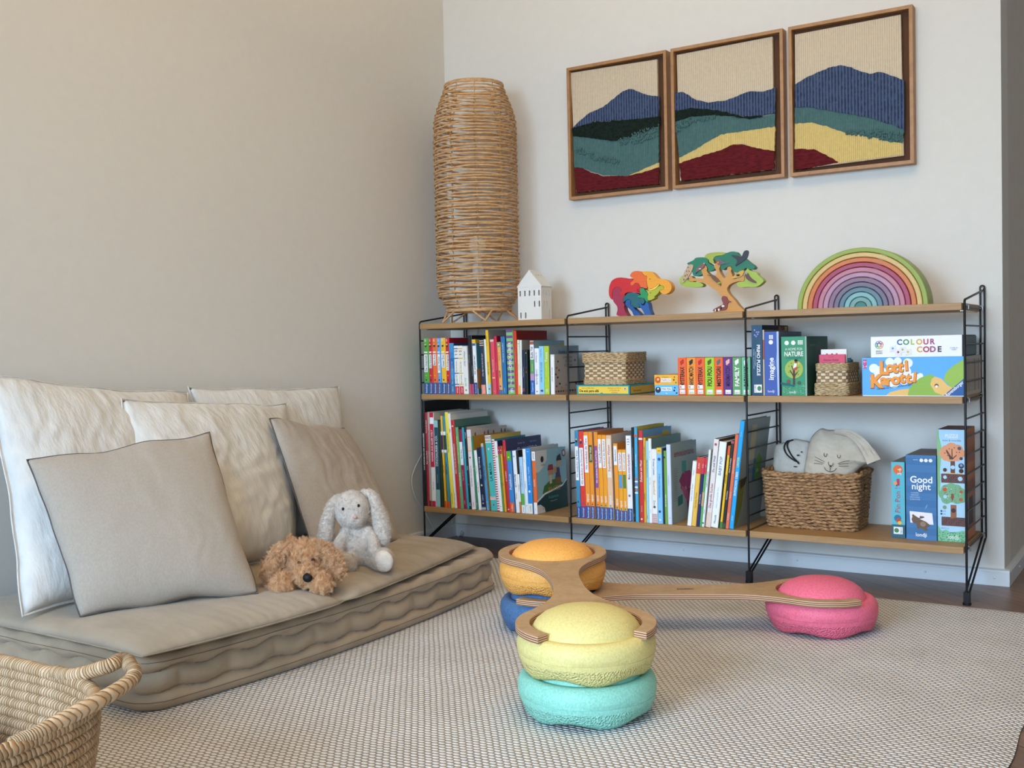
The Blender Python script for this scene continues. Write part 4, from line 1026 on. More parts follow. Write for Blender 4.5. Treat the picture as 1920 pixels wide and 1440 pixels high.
# ================================================================ game boxes
DK = flat('26241f', .7, 1.0); WH = flat('ebe9e4', .55, 1.1)
class Box:
    """front-facing printed box standing at its real place; front face drawn in (u right, v up) fractions"""
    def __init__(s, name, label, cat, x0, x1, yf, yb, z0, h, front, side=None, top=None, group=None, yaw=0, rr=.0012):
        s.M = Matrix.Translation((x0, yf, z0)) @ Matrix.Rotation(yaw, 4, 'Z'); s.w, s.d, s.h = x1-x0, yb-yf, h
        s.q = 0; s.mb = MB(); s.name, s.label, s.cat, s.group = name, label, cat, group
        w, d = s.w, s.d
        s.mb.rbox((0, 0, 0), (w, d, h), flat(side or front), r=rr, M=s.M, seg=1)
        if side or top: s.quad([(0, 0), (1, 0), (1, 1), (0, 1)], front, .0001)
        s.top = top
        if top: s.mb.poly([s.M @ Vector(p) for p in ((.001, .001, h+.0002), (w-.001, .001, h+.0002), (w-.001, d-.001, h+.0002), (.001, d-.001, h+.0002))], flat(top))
        s.k = 0
    def P(s, u, v, e=.0003): return s.M @ Vector((u*s.w, -e, v*s.h))
    def R(s, u, v, e=.0003): return s.M @ Vector((s.w+e, u*s.d, v*s.h))
    def quad(s, L, c, e=None):
        if e is None: s.k += 1; e = .0002+.00008*s.k
        s.q += 1; e += s.q*1.5e-6
        s.mb.poly([s.P(u, v, e) for u, v in L], c if not isinstance(c, str) else flat(c)); return s
    def rect(s, u0, v0, u1, v1, c, e=None): return s.quad([(u0, v0), (u1, v0), (u1, v1), (u0, v1)], c, e)
    def rightq(s, L, c, e=.0003): s.mb.poly([s.R(u, v, e) for u, v in L], flat(c)); return s
    def disc(s, u, v, r, c, ry=None, n=18, e=None):
        a = s.h/s.w if s.w else 1; rv = ry if ry else r
        return s.quad([(u+r*a*math.cos(2*PI*i/n), v+rv*math.sin(2*PI*i/n)) for i in range(n)], c, e)
    def txt(s, t, u, v, h, c, width=None, vert=0, rot=0, e=None, bold=0):
        if e is None: s.k += 1; e = .0002+.00008*s.k
        s.q += 1; e += s.q*1.5e-6
        x, z = (s.M.to_3x3() @ X), Z
        if vert == 1: ux, uy = z, -x
        elif vert == -1: ux, uy = -z, x
        else: ux, uy = x*math.cos(rot)+z*math.sin(rot), z*math.cos(rot)-x*math.sin(rot)
        s.mb.text(t, s.P(u, v, e), ux, uy, h*(s.h if not vert else s.w), c if not isinstance(c, str) else flat(c), (width*(s.w if not vert else s.h)) if width else None, bold=bold); return s
    def done(s):
        o = s.mb.build(s.name, recalc=False); return tag(o, s.label, s.cat, s.group)
YF = -D
def bx(px, py, z): return atz(px, py, z)
# -- centre bay, middle shelf
a = aty(1081, 738, YF+.004); b = aty(1180, 739, YF+.004)
q = Box('puzzle_box', 'flat teal and yellow puzzle box under the lidded straw basket', 'game box', a.x, b.x, YF+.006, YF+.20, ZM+.0004, .0305, '2f8a90', '2f8a90', '2f8a90', yaw=0)
q.rect(.035, .12, .975, .86, 'e2bd45'); q.txt('De acá para allá', .24, .40, .26, DK, .42, bold=.03); q.txt('Imprescindible Libro', .22, .70, .13, DK, .26); q.txt('Incluye un libro', .72, .70, .17, 'a5442a', .3); q.txt('y 4 puzles de', .72, .47, .16, 'a5442a', .26); q.txt('4 piezas', .72, .24, .16, 'a5442a', .16)
q.disc(.92, .62, .14, 'c9c4c0'); q.disc(.92, .62, .09, '5c6fa0'); q.disc(.48, .02, .2, '2f8a90')
q.rightq([(.04, .12), (.96, .12), (.96, .86), (.04, .86)], 'c9a33c'); q.mb.text('De acá para allá', q.R(.28, .4, .0006), Y, Z, .006, DK, .07)
q.done()
lz = ZM+.0004+.0308
def wovenbox(name, label, x0, x1, y0, y1, z0, h, mat, rimmat, base=.004, top=0, cat='basket', lid=None, flare=0):
    root = thing(name, label, cat, ((x0+x1)/2, (y0+y1)/2, z0))
    c = Vector(((x0+x1)/2, (y0+y1)/2, 0)); hx, hy = (x1-x0)/2, (y1-y0)/2
    pr = rrect(-hx, hx, -hy, hy, .012, .004); L = perim(pr); tot = L[-1]+.004; n = len(pr)
    mb = MB(); nv = 24
    def sh(t): return 1+flare*(1-t)+top*t+.012*math.sin(PI*t)
    mb.grid(lambda i, j: c+pr[i]*sh(j/(nv-1))+Z*(z0+.001+h*j/(nv-1)), n, nv, mat, cu=True, uv=lambda i, j: (L[i]/tot, j/(nv-1)))
    mb.grid(lambda i, j: c+pr[i]*(sh(j/(nv-1))-.05)+Z*(z0+.002+h*j/(nv-1)), n, nv, mat, cu=True, uv=lambda i, j: (L[i]/tot, j/(nv-1)))
    mb.grid(lambda i, j: c+pr[i]*(sh(0)*(1-j/6))+Z*(z0+.0015), n, 7, rimmat, cu=True)
    mb.build('woven_wall', root, smooth=60, recalc=False)
    def band(nm, zz, k, e):
        mb = MB()
        for r in range(k):
            z = zz+.0042*r; t = (z-z0)/h
            mb.tube([c+pr[i]*sh(max(0, min(1, t)))+pr[i].normalized()*(e+.0006*nz(i*.9, r*5))+Z*(z+.0007*math.sin(i*1.1+r*2)) for i in range(n)], lambda i: .0027*(1+.16*math.sin(i*1.25+r)), rimmat, seg=6, closed=True)
        mb.build(nm, root, smooth=70)
    band('base_band', z0+.0028, 4 if base < .01 else 8, .001 if base < .01 else .0035)
    if lid: band('rim_band', z0+h-.006, 2, 0)
    else: band('rim_band', z0+h-.018, 5, .0005)
    if lid:
        lb = MB(); lh = lid; k = 6
        for r in range(k):
            z = z0+h-.014+lh*r/(k-1)
            lb.tube([c+pr[i]*(sh(1)+.055)+Z*(z+.0008*math.sin(i*1.1+r*2)) for i in range(n)], lambda i: .0030*(1+.16*math.sin(i*1.25+r)), rimmat, seg=6, closed=True)
        zt = z0+h-.014+lh+.001
        lb.grid(lambda i, j: c+pr[i]*((sh(1)+.055)*(1-j/10))+Z*(zt+.0008*math.cos(j*PI)), n, 11, rimmat, cu=True)
        lb.build('lid', root, smooth=70)
    return root
M_str = mat_weave('straw_plait', '705638', 'b0926a', 'd2ba96', 40, 11)
M_strb = noisy('straw_twist', '8c714c', 'c9b08a', scale=130, rough=.75, bump=.5, stretch=(1, 1, 3))
a = aty(1095, 716, YF+.012); b = aty(1171, 716, YF+.012)
wovenbox('lidded_basket', 'square straw basket with lid on top of the teal puzzle box', a.x, b.x, YF+.014, YF+.16, lz, .087, M_str, M_strb, top=.02, lid=.026, flare=.03)
a = aty(1228, 738, YF+.006); b = aty(1272, 738, YF+.006); hh = (aty(1228, 719.3, YF+.006)-a).z
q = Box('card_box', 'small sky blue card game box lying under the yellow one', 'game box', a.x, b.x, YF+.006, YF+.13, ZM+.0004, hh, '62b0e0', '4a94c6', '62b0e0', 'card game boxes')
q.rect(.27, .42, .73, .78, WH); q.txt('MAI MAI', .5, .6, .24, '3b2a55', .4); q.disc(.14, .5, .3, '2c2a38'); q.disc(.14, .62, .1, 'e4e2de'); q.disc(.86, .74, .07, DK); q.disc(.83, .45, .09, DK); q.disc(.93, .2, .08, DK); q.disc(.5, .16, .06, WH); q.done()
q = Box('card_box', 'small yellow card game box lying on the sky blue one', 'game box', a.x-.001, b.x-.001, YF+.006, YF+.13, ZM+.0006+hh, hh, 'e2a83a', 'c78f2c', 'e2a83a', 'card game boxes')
q.rect(.27, .28, .72, .66, WH); q.txt('TRIPILOU', .5, .47, .24, 'b5502a', .4); q.txt('Gagne', .48, .8, .18, '8a8a3a', .3); q.disc(.15, .5, .32, 'c3502a'); q.disc(.16, .55, .12, 'e8c07a'); q.disc(.86, .78, .07, '7a3a20'); q.disc(.83, .5, .09, '7a3a20'); q.disc(.92, .22, .08, '4a7a5a'); q.done()
ed = [1271.4, 1287.8, 1304.9, 1321.9, 1339.8, 1356.4, 1373.8, 1390.8, 1407.2]
gb = [('de6233', 'MYSTERIAX', DK, 'orange red, nearest the two small stacked boxes', 'b8281e'), ('e58a35', 'MANIC MATCH', DK, 'light orange with a black emblem, between two orange red ones', '2a2620'), ('de6233', 'MYSTERIAX', DK, 'orange red, beside the lime green one', 'b8281e'), ('9cc233', 'PIOU PIOU', DK, 'lime green', '4a5a20'),
      ('e05f30', 'MISTIGRI', DK, 'orange red, beside the purple one', '5c5c62'), ('5d3077', 'MINIMATCH', '2a1440', 'purple with a rabbit ear emblem', 'e6a89a'), ('5d9160', 'FAMILY', 'e8ead8', 'mid green with white lettering', 'f0f0ea'), ('6fae8c', 'BATAWAF', DK, 'pale sea green, touching the ladder post', 'e2ece4')]
for i, (c, t, tc, lab, ic) in enumerate(gb):
    a, b = aty(ed[i], 738.5, YF+.005).x, aty(ed[i+1], 738.5, YF+.005).x
    hh = (aty(ed[i], 668.5-.2*i, YF+.005)-aty(ed[i], 738.3, YF+.005)).z
    q = Box('card_game_box', 'upright card game box, '+lab, 'game box', a+.0002, b-.0002, YF+.005+.0007*(i % 2), YF+.13, ZM+.0004, hh, c, None, None, 'row of upright card game boxes')
    q.txt(t, .5, .50, .48, tc, .52, vert=1, bold=.03); q.disc(.5, .88, .055, ic, ry=.05); q.disc(.62, .93, .03, ic); q.disc(.42, .83, .03, ic)
    if i < 3: q.rect(.2, .17, .8, .27, WH); q.txt('4', .32, .22, .07, DK); 
    q.rect(.22, .035, .82, .145, WH); q.txt('DJECO', .52, .07, .03, '3a4a5a', .5); q.done()
# -- end bay, middle shelf
def fr(px0, px1, pyb, pyt, z, pyb1=None):
    """front lower edge between two photo points on the shelf top z; height from the upper point"""
    a, b = atz(px0, pyb, z), atz(px1, pyb1 if pyb1 else pyb, z); y = max(YF-.004, min(-.06, (a.y+b.y)/2))
    a, b = aty(px0, pyb, y), aty(px1, pyb, y); return a.x, b.x, y, (aty(px0, pyt, y)-a).z
yq = YF+.004
def fy(px0, px1, pyb, pyt, y=yq): a, b = aty(px0, pyb, y), aty(px1, pyb, y); return a.x, b.x, y, (aty((px0+px1)/2, pyt, y)-aty((px0+px1)/2, pyb, y)).z
x0, x1, y, h = fy(1410.5, 1430.5, 739, 607)
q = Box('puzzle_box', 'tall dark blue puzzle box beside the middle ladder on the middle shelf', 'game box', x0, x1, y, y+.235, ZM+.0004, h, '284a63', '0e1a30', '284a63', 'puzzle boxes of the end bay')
q.txt('PRIMO PUZZLE', .64, .50, .30, 'e6e8ea', .44, vert=-1, bold=.02); q.txt('10 boîtes - set of 10 boxes', .22, .52, .12, 'b8c4cc', .28, vert=-1); q.txt('Mon arbre de la nature', .38, .52, .10, 'b8c4cc', .28, vert=-1)
for u, v in ((.3, .93), (.5, .9), (.68, .9), (.32, .86), (.45, .84), (.6, .87)): q.disc(u, v, .012, '8a86c8')
q.rect(.2, .04, .92, .155, WH); q.txt('DJECO', .32, .10, .16, '284a63', .1, vert=-1); q.disc(.68, .10, .03, '4a7a5a', ry=.035)
for u, c in ((.62, 'a05a3a'), (.7, '7a3a2a'), (.85, 'c49a50')): q.rightq([(u, .86), (u+.10, .86), (u+.10, .985), (u, .985)], c)
q.done()
x0, x1, y, h = fy(1431, 1434, 739, 616, yq+.004)
q = Box('thin_book', 'thin terracotta and cream book squeezed between the two dark blue boxes', 'book', x0, x1, y, y+.2, ZM+.0004, h, 'c9b49c', '9a8a76', 'd8d2c6'); q.rect(0, .55, 1, .85, 'a5583c'); q.done()
x0, x1, y, h = fy(1434.5, 1461.5, 741, 621, YF+.001)
q = Box('puzzle_box', 'royal blue puzzle box with big white lettering on the middle shelf', 'game box', x0, x1, y, y+.21, ZM+.0004, h, '3f58a0', '5f6b80', '7080a0', 'puzzle boxes of the end bay')
q.txt('imagine', .44, .42, .36, 'eef0f4', .50, vert=1, bold=.02); q.txt('giant reversible puzzle', .68, .42, .09, 'a8b4d4', .46, vert=1)
q.quad([(.88, .0), (1, 0), (1, 1), (.86, 1), (.87, .7), (.83, .55), (.86, .3)], 'a3b6da')
for i in range(2):
    for j in range(3): q.rect(.34+.15*i, .885+.022*j, .46+.15*i, .903+.022*j, WH)
q.disc(.46, .835, .035, WH); q.txt('londji', .44, .07, .040, 'e4e8f0', .46); q.done()
x0, x1, y, h = fy(1466, 1513.5, 741, 630, YF-.003)
q = Box('puzzle_box', 'green puzzle box with a child in a round tree on the front', 'game box', x0, x1, y, y+.205, ZM+.0004, h, '3b8a66', '26503f', 'b9c8bf', 'puzzle boxes of the end bay')
for u, in ((.22,), (.48,)): q.disc(u, .895, .038, WH)
for i in range(3):
    for j in range(3): q.rect(.66+.07*i, .865+.025*j, .715+.07*i, .885+.025*j, WH)
q.txt('A HOME FOR', .5, .79, .045, WH, .68); q.txt('NATURE', .5, .71, .078, WH, .74, bold=.02); q.txt('a seasons puzzle', .5, .645, .028, '1f4a38', .7)
q.disc(.5, .45, .158, '9aab50'); 
for u, v in ((.3, .5), (.36, .4), (.66, .36), (.3, .4), (.6, .55), (.7, .48), (.4, .55), (.55, .33), (.68, .42)): q.disc(u, v, .012, '6a8a3c')
q.rect(.46, .19, .54, .47, '4a3430'); q.quad([(.47, .36), (.36, .44), (.33, .43), (.46, .33)], '4a3430'); q.quad([(.53, .36), (.64, .41), (.66, .40), (.54, .33)], '4a3430'); q.quad([(.47, .42), (.40, .50), (.42, .52), (.5, .44)], '4a3430')
q.quad([(.47, .43), (.62, .44), (.66, .49), (.5, .50)], 'b8433c'); q.quad([(.47, .46), (.60, .49), (.62, .55), (.52, .55)], 'e6e2dc'); q.disc(.59, .575, .026, '8a5a40'); q.disc(.59, .597, .03, '201a1a', ry=.022); q.quad([(.66, .53), (.72, .52), (.73, .56), (.68, .57)], 'd8b840')
q.disc(.28, .24, .035, '6b5040'); q.disc(.7, .22, .03, '44554a')
random.seed(4)
for _ in range(60): q.disc(random.uniform(.05, .95), random.uniform(.03, .19), .004, 'c9d2a0', n=6, e=.0016)
q.txt('londji', .45, .065, .045, 'e6ece6', .26); q.rect(.94, 0, 1, 1, '8fa398', .0002)
q.rightq([(.35, .55), (.7, .55), (.75, .8), (.6, .93), (.45, .85)], '40564c'); q.mb.text('A HOME FOR', q.R(.25, .85, .0005), Y, Z, .006, flat('6f8a7c')); gbox = q.done()
e = aty(1464, 719, YF-.008); f = aty(1490, 722.5, YF-.008)
mb = MB(); mb.prism([(e.x, YF-.008, e.z-.003), (f.x-.004, YF-.008, f.z-.003), (f.x, YF-.008, f.z), (f.x-.004, YF-.008, f.z+.001), (e.x, YF-.008, e.z+.004)], (0, .0016, 0), flat('0f5a66'))
mb.build('ribbon_tab', gbox)
M_st2 = mat_weave('light_straw_plait', '6e5840', 'a68d69', 'cfbc9c', 36, 10)
M_st2b = noisy('light_straw_twist', '856e4b', 'beaa86', scale=130, rough=.75, bump=.5, stretch=(1, 1, 3))
x0, x1, y, h = fy(1530, 1588, 741, 681, YF+.012)
wovenbox('open_basket', 'open straw basket with flared foot holding small board books', x0, x1, y, y+.13, ZM+.0004, h, M_st2, M_st2b, base=.02, flare=.03)
bz = ZM+.006
for (p0, p1, pt, yy, th, c, lab) in ((1528.5, 1585, 665, y+.012, .008, 'c8506c', 'pink board book standing foremost in the open straw basket'), (1529.5, 1588, 655.5, y+.03, .008, 'e9e5dc', 'white board book behind the pink one in the straw basket')):
    a, b = aty(p0, 700, yy), aty(p1, 700, yy); a.x = max(a.x, x0+.006); b.x = min(b.x, x1-.004); hh = aty(p0, pt, yy).z-bz
    k = Box('board_book', lab, 'book', a.x, b.x, yy, yy+th, bz, hh, c, None, None, 'board books in the straw basket')
    if c == 'c8506c': k.txt('Kleiner Eisbär', .48, .86, .05, '33202c', .74); k.txt('Hans de Beer', .48, .94, .018, '33202c', .25); k.txt('Lars komm bald', .62, .78, .03, '33202c', .4)
    else:
        for u in (.24, .44, .62): k.disc(u, .885, .025, 'b5544e')
    k.done()
for i, (c, pt, dx) in enumerate((('7a6f5c', 677, 0), ('3f7f9c', 671, .012), ('5d5648', 674, .025), ('8f8675', 679, .036))):
    yy = y+.055+.016*i; hh = aty(1590, pt, yy).z-bz
    k = Box('board_book', ['beige brown', 'bright blue', 'dark olive', 'stone grey'][i]+' small board book at the back of the straw basket', 'book', x0+.012, x1-.008, yy, yy+.011, bz, hh, c, None, None, 'board books in the straw basket'); k.done()
# big flat boxes
x0, x1, y, h = fy(1617, 1809, 740.5, 667)
q = Box('board_game_box', 'large sky blue board game box lying flat under the white game box', 'game box', x0, x1, y, y+.25, ZM+.0004, h, '5aa2d8', 'a59c8f', '4a8fc4')
q.rect(.008, 0, .99, .02, 'e8ecec')
def cloud(L, c='dce8f2'):
    for u, v, r in L: q.disc(u, v, r, c, e=.0005)
cloud([(.12, .72, .12), (.18, .62, .16), (.28, .88, .11), (.36, .9, .10), (.22, .45, .17), (.12, .45, .10), (.32, .35, .14), (.42, .42, .13), (.52, .48, .12), (.58, .52, .07), (.46, .85, .12), (.3, .6, .2), (.42, .62, .18)])
q.quad([(.24, .02), (.28, .10), (.38, .17), (.48, .2), (.48, .02)], 'd8b068', .0006)
q.quad([(.455, .02), (.47, .2), (.52, .36), (.58, .47), (.66, .55), (.715, .53), (.70, .3), (.75, .1), (.79, .02)], '86aa48', .0007)
q.quad([(.80, .42), (.83, .62), (.9, .78), (.999, .93), (.999, .3), (.9, .15)], '8fb04c', .0007)
q.quad([(.675, .30), (.69, .44), (.72, .50), (.78, .45), (.84, .28), (.9, .2), (.93, .05), (.80, .02), (.72, .1)], 'd9b168', .0008)
q.disc(.735, .27, .05, '6a4028', ry=.05, e=.0009); q.disc(.735, .25, .035, 'e8e6e0', ry=.03, e=.0010)
q.quad([(.80, .02), (.999, .46), (.999, .02)], '2c5796', .0009)
q.rect(.012, .84, .048, .95, 'b8487c', .0009); q.rect(.012, .72, .048, .83, 'b8487c', .0009); q.txt('4+', .03, .895, .06, WH, e=.0012); q.txt('2-4', .03, .775, .06, WH, e=.0012)
def wob(word, u, v, h, st, rots, c='e0903a', sh='7a3520'):
    for i, ch in enumerate(word):
        q.txt(ch, u+st*i+.003, v+.018*math.sin(i*2.1)+rots*i-.012, h*(1.25 if i == 0 else 1), sh, e=.0012, rot=.12*math.sin(i*1.7), bold=.06)
        q.txt(ch, u+st*i, v+.018*math.sin(i*2.1)+rots*i, h*(1.25 if i == 0 else 1), c, e=.0015, rot=.12*math.sin(i*1.7), bold=.045)
wob('Lotti', .225, .74, .27, .055, .012); wob('Karotti', .155, .40, .27, .062, .018)
q.txt('Das Spiel mit drehbarem Rasenhügel', .32, .24, .045, '2e4a3c', .34, rot=.14, e=.0012)
q.txt('Ravensburger', .905, .20, .085, WH, .21, rot=.72, e=.0013, bold=.02)
for i in range(7): q.rightq([(.08+.12*i, .1), (.16+.12*i, .1), (.16+.12*i, .92), (.08+.12*i, .92)], ['8a7d70', '7c8a88', 'a08c74', '93887c', '6f6a66', '9a8f84', '857468'][i])
q.done(); LH = h
x0, x1, y, _ = fy(1633, 1804, 664.5, 627, YF+.008); h = (aty(1632, 627, y)-aty(1632, 665.5, y)).z
q = Box('board_game_box', 'white game box with multicoloured lettering on top of the sky blue box', 'game box', x0, x1, y, y+.22, ZM+.0008+LH, h, 'e6e3e6', '4f646c', 'dcdad8', rr=.003)
cols = ['33598c', '4a8a5c', 'a8b04a', 'd0a04a', 'b0405a', '9c4a78']
for i, ch in enumerate('COLOUR'): q.txt(ch, .325+.0725*i, .72, .255, cols[i], bold=.035)
for i, ch in enumerate('CODE'): q.txt(ch, .545+.0725*i, .36, .265, ['d0a04a', 'a83c50', '9c4a70', '4a3a4c'][i], bold=.035)
n = 24
for i in range(n):
    a0, a1 = 2*PI*i/n, 2*PI*(i+1)/n; k = h/(x1-x0)
    q.quad([(.095+r*k*math.cos(a), .60+r*math.sin(a)) for r, a in ((.20, a0), (.20, a1), (.165, a1), (.165, a0))], ['b5404a', '8a5a90', '3a6a9c', '4a8a5c', 'a8a83c', 'd08a3a'][i*6//n], .0004)
for i in range(6): q.disc(.095+.1*k*math.cos(i*PI/3+.5), .60+.1*math.sin(i*PI/3+.5), .045, ['b5404a', '6a3a80', '33598c', '3a8a4c', 'a8b040', 'd08a3a'][i])
q.txt('SMART', .095, .30, .075, '3a3a40', .1); q.txt('GAMES', .095, .20, .075, '3a3a40', .1)
for u, v, r, c in ((.25, .42, .3, '4a9ac8'), (.31, .24, -.15, 'a03c4c'), (.36, .36, .1, '9ab04a'), (.42, .24, .2, 'd0b040')):
    dx, dz = .037, .13; q.quad([(u+dx*math.cos(r)*a-.1*dx*b*math.sin(r), v+dz*b*math.cos(r)+dz*a*math.sin(r)) for a, b in ((-1, -1), (1, -1), (1, 1), (-1, 1))], 'd6d4d8'); q.disc(u, v, .055, c, n=8)
q.txt('COME IN', .915, .40, .06, '3a7aa8', .085); q.txt('ASIEN', .915, .32, .06, '3a7aa8', .06); q.done()
# -- end bay, bottom shelf
x0, x1, y, h = fr(1677, 1700, 1008, 868, ZB)
a = atz(1674.5, 1008, ZB); b = atz(1698.5, 1011, ZB); y = a.y
h = (aty(1667, 866, y)-aty(1674.5, 1008, y)).z
q = Box('game_box', 'narrow turquoise game box on the bottom shelf beside the blue box', 'game box', a.x-.003, a.x+.0325, y, y+.17, ZB+.0004, h, '57a9b8', '2c5a64', '5a6a5c', 'upright boxes on the bottom shelf')
q.rect(0, 0, 1, .175, '2a5a6c'); q.rect(.14, .05, .82, .145, WH); q.disc(.36, .098, .03, '3f7a4c'); q.txt('DJECO', .70, .098, .13, '2a5a8a', .075, vert=1)
q.disc(.5, .90, .06, 'd0642c', ry=.062); q.txt('3-6', .60, .875, .3, WH, vert=1); q.txt('Pin Pon !', .45, .50, .40, 'a33a3c', .34, vert=1)
q.rect(.40, .69, .62, .78, 'a83240'); q.rect(.35, .68, .46, .74, '2f4a8a'); q.disc(.3, .72, .025, 'd88a5a'); q.disc(.45, .26, .045, '2f6a8a'); q.disc(.52, .23, .03, 'b04030'); q.disc(.6, .20, .025, 'd8b040'); q.rightq([(.02, .4), (.5, .4), (.5, .9), (.02, .9)], '3f7f70'); q.done()
a = atz(1699.5, 1010.5, ZB); b = atz(1757, 1013.5, ZB); y = a.y-.002; x0 = max(a.x, aty(1699.5, 1010.5, y).x); x1 = aty(1756.5, 1013, y).x
h = (aty(1728, 853, y)-aty(1728, 1012, y)).z
q = Box('game_box', 'blue game box with a sleeping bear printed on the front', 'game box', x0, x1, y, y+.19, ZB+.0004, h, '3f6f9f', '2f5378', '6f6560', 'upright boxes on the bottom shelf')
for i in range(6): q.rect(0, .06+.165*i, 1, .14+.165*i, '3a6896', .0002)
for u in (.52, .67, .82): q.disc(u, .94, .021, WH)
q.txt('GOOD FOR', .33, .945, .012, 'd4dce4', .16); q.txt('Good', .51, .715, .078, 'eef0f2', .74, bold=.02); q.txt('night', .51, .635, .078, 'eef0f2', .72, bold=.015)
for i, t in enumerate(('3 GAMES:', 'MEMORY', 'MATCHING', '& DEDUCTION')): q.txt(t, .30, .555-.026*i, .016, 'b4c4d6', .32)
q.quad([(.14, .20), (.12, .335), (.86, .325), (.9, .19), (.5, .19)], 'ded8e2'); 
q.quad([(.18, .24), (.22, .28), (.30, .285), (.42, .26), (.60, .265), (.60, .28), (.46, .285), (.44, .25), (.66, .22), (.8, .18), (.66, .15), (.72, .12), (.6, .115), (.48, .145), (.42, .13), (.36, .14), (.34, .19), (.22, .20)], '66503f'); q.disc(.56, .19, .032, '8a735e', ry=.03); q.disc(.24, .285, .014, '66503f')
q.quad([(.62, .36), (.70, .40), (.71, .43), (.66, .40)], '7a9ac0'); q.txt('londji', .5, .065, .045, 'e8ecf0', .36, bold=.015); q.done(); GX = x1
a = atz(1758.5, 1013.5, ZB); y = a.y-.004; x0 = max(aty(1758.5, 1014, y).x, GX+.0006); x1 = aty(1811, 1019, y).x
h = (aty(1785, 805.5, y)-aty(1785, 1015.5, y)).z
q = Box('puzzle_box', 'tallest box on the bottom shelf, pale blue with two printed trees, against the end ladder', 'game box', x0, x1, y, y+.15, ZB+.0004, h, 'a2c6dd', 'a3603c', '6a4a44', 'upright boxes on the bottom shelf')
q.quad([(0, .35), (.03, .42), (.1, .45), (.12, .55), (.1, .62), (.15, .75), (.16, .85), (.08, .93), (.07, .99), (0, 1)], '7fb07c', .0002)
q.txt('PUZZLE', .53, .945, .035, 'eef2f2', .46, bold=.01); q.txt('insert & reversible', .53, .905, .018, '3a5a70', .66)
for u, v, r in ((.34, .81, .05), (.52, .83, .055), (.72, .82, .05), (.84, .79, .04), (.24, .79, .04), (.5, .77, .06), (.7, .77, .05), (.34, .77, .05)): q.disc(u, v, r, 'cf8f68', e=.0004)
q.rect(.48, .60, .64, .72, '5f4238', .0005)
q.rect(.44, .735, .56, .75, '4f3830', .0006); q.quad([(.46, .74), (.32, .81), (.34, .825), (.54, .75)], '4f3830', .0006); q.quad([(.52, .74), (.52, .83), (.55, .83), (.56, .74)], '4f3830', .0006); q.quad([(.56, .75), (.7, .78), (.7, .77), (.56, .735)], '4f3830', .0006)
for u, v in ((.28, .79), (.38, .77), (.44, .83), (.62, .84), (.7, .8), (.62, .76), (.8, .8), (.42, .78)): q.disc(u, v, .006, 'a8442e', n=8, e=.0007)
q.disc(.8, .835, .016, '5a4a58', e=.0007); q.disc(.86, .745, .014, '3a3a52', e=.0007)
q.disc(.56, .665, .018, 'a2c6dd', e=.0008); q.disc(.86, .68, .024, '3a3440', e=.0008); q.disc(.86, .685, .012, '6a9ac0', e=.0009); q.disc(.86, .635, .02, '3a2a28', e=.0008); q.disc(.28, .64, .017, '4a3428', e=.0008)
for v0 in (.525, .14):
    q.rect(.14, v0, .98, v0+.08, '5f413c', .0004)
    for i in range(9): q.disc(.2+.085*i, v0+.025+.02*(i % 3), .012, '3f2a2c', n=8, e=.0006); q.disc(.2+.085*i, v0+.025+.02*(i % 3), .006, '6f504a', n=8, e=.0007)
q.disc(.28, .575, .016, 'a2c6dd', e=.0008); q.disc(.82, .565, .02, 'a2c6dd', e=.0008)
q.quad([(.14, .605), (.98, .605), (.8, .612), (.4, .615)], 'd49a58', .0005)
for u, v, r in ((.34, .46, .05), (.5, .475, .05), (.68, .465, .05), (.84, .44, .045), (.24, .42, .045), (.5, .40, .05), (.7, .39, .05), (.32, .38, .045), (.85, .39, .04)): q.disc(u, v, r, '6fa07a', e=.0004)
for i in range(40): q.disc(random.uniform(.2, .9), random.uniform(.35, .5), .004, random.choice(['c8d8c0', 'a8442e', '3f6a4a']), n=6, e=.0006)
q.disc(.27, .465, .018, 'b84a34', e=.0007); q.disc(.85, .45, .014, 'b84a34', e=.0007); q.disc(.84, .38, .016, 'b05a40', e=.0007); q.disc(.28, .40, .016, 'a2c6dd', e=.0007)
q.rect(.47, .21, .68, .33, '8a5a3c', .0005); q.quad([(.5, .43), (.48, .40), (.54, .36), (.6, .40), (.58, .43)], '7a4a34', .0006); q.disc(.57, .28, .02, '3a2c34', e=.0008); q.disc(.26, .305, .017, '7a8a70', e=.0008)
for v in (.27, .245): q.disc(.14, v, .009, '2f4a5c', e=.0008); q.txt('4x25', .24, v, .009, '3a5a70', .1)
q.txt('100x37 cm', .26, .118, .012, '3a5a70', .3)
L = [(0, 0), (1, 0), (1, .10), (.9, .105), (.78, .095), (.62, .09), (.45, .085), (.3, .105), (.15, .09), (.06, .12), (0, .14)]; q.quad(L, '74b08a', .0005)
for i in range(70): 
    u, v = random.uniform(.02, .98), random.uniform(.005, .085); q.disc(u, v, .0055, '3a7a5a', ry=.004, n=6, e=.0007)
q.txt('londji', .56, .045, .042, 'eef2ee', .38)
for v0, v1, c in ((.86, .99, 'a5633e'), (.70, .84, '9a583a'), (.55, .69, 'b07040'), (.42, .53, '8a5034'), (.13, .38, '6f747c'), (.01, .11, 'b0643c')): q.rightq([(.03, v0), (.97, v0), (.97, v1), (.03, v1)], c)
q.rightq([(.3, .13), (.75, .13), (.7, .38), (.35, .38)], '4f342c', .0005); q.done()

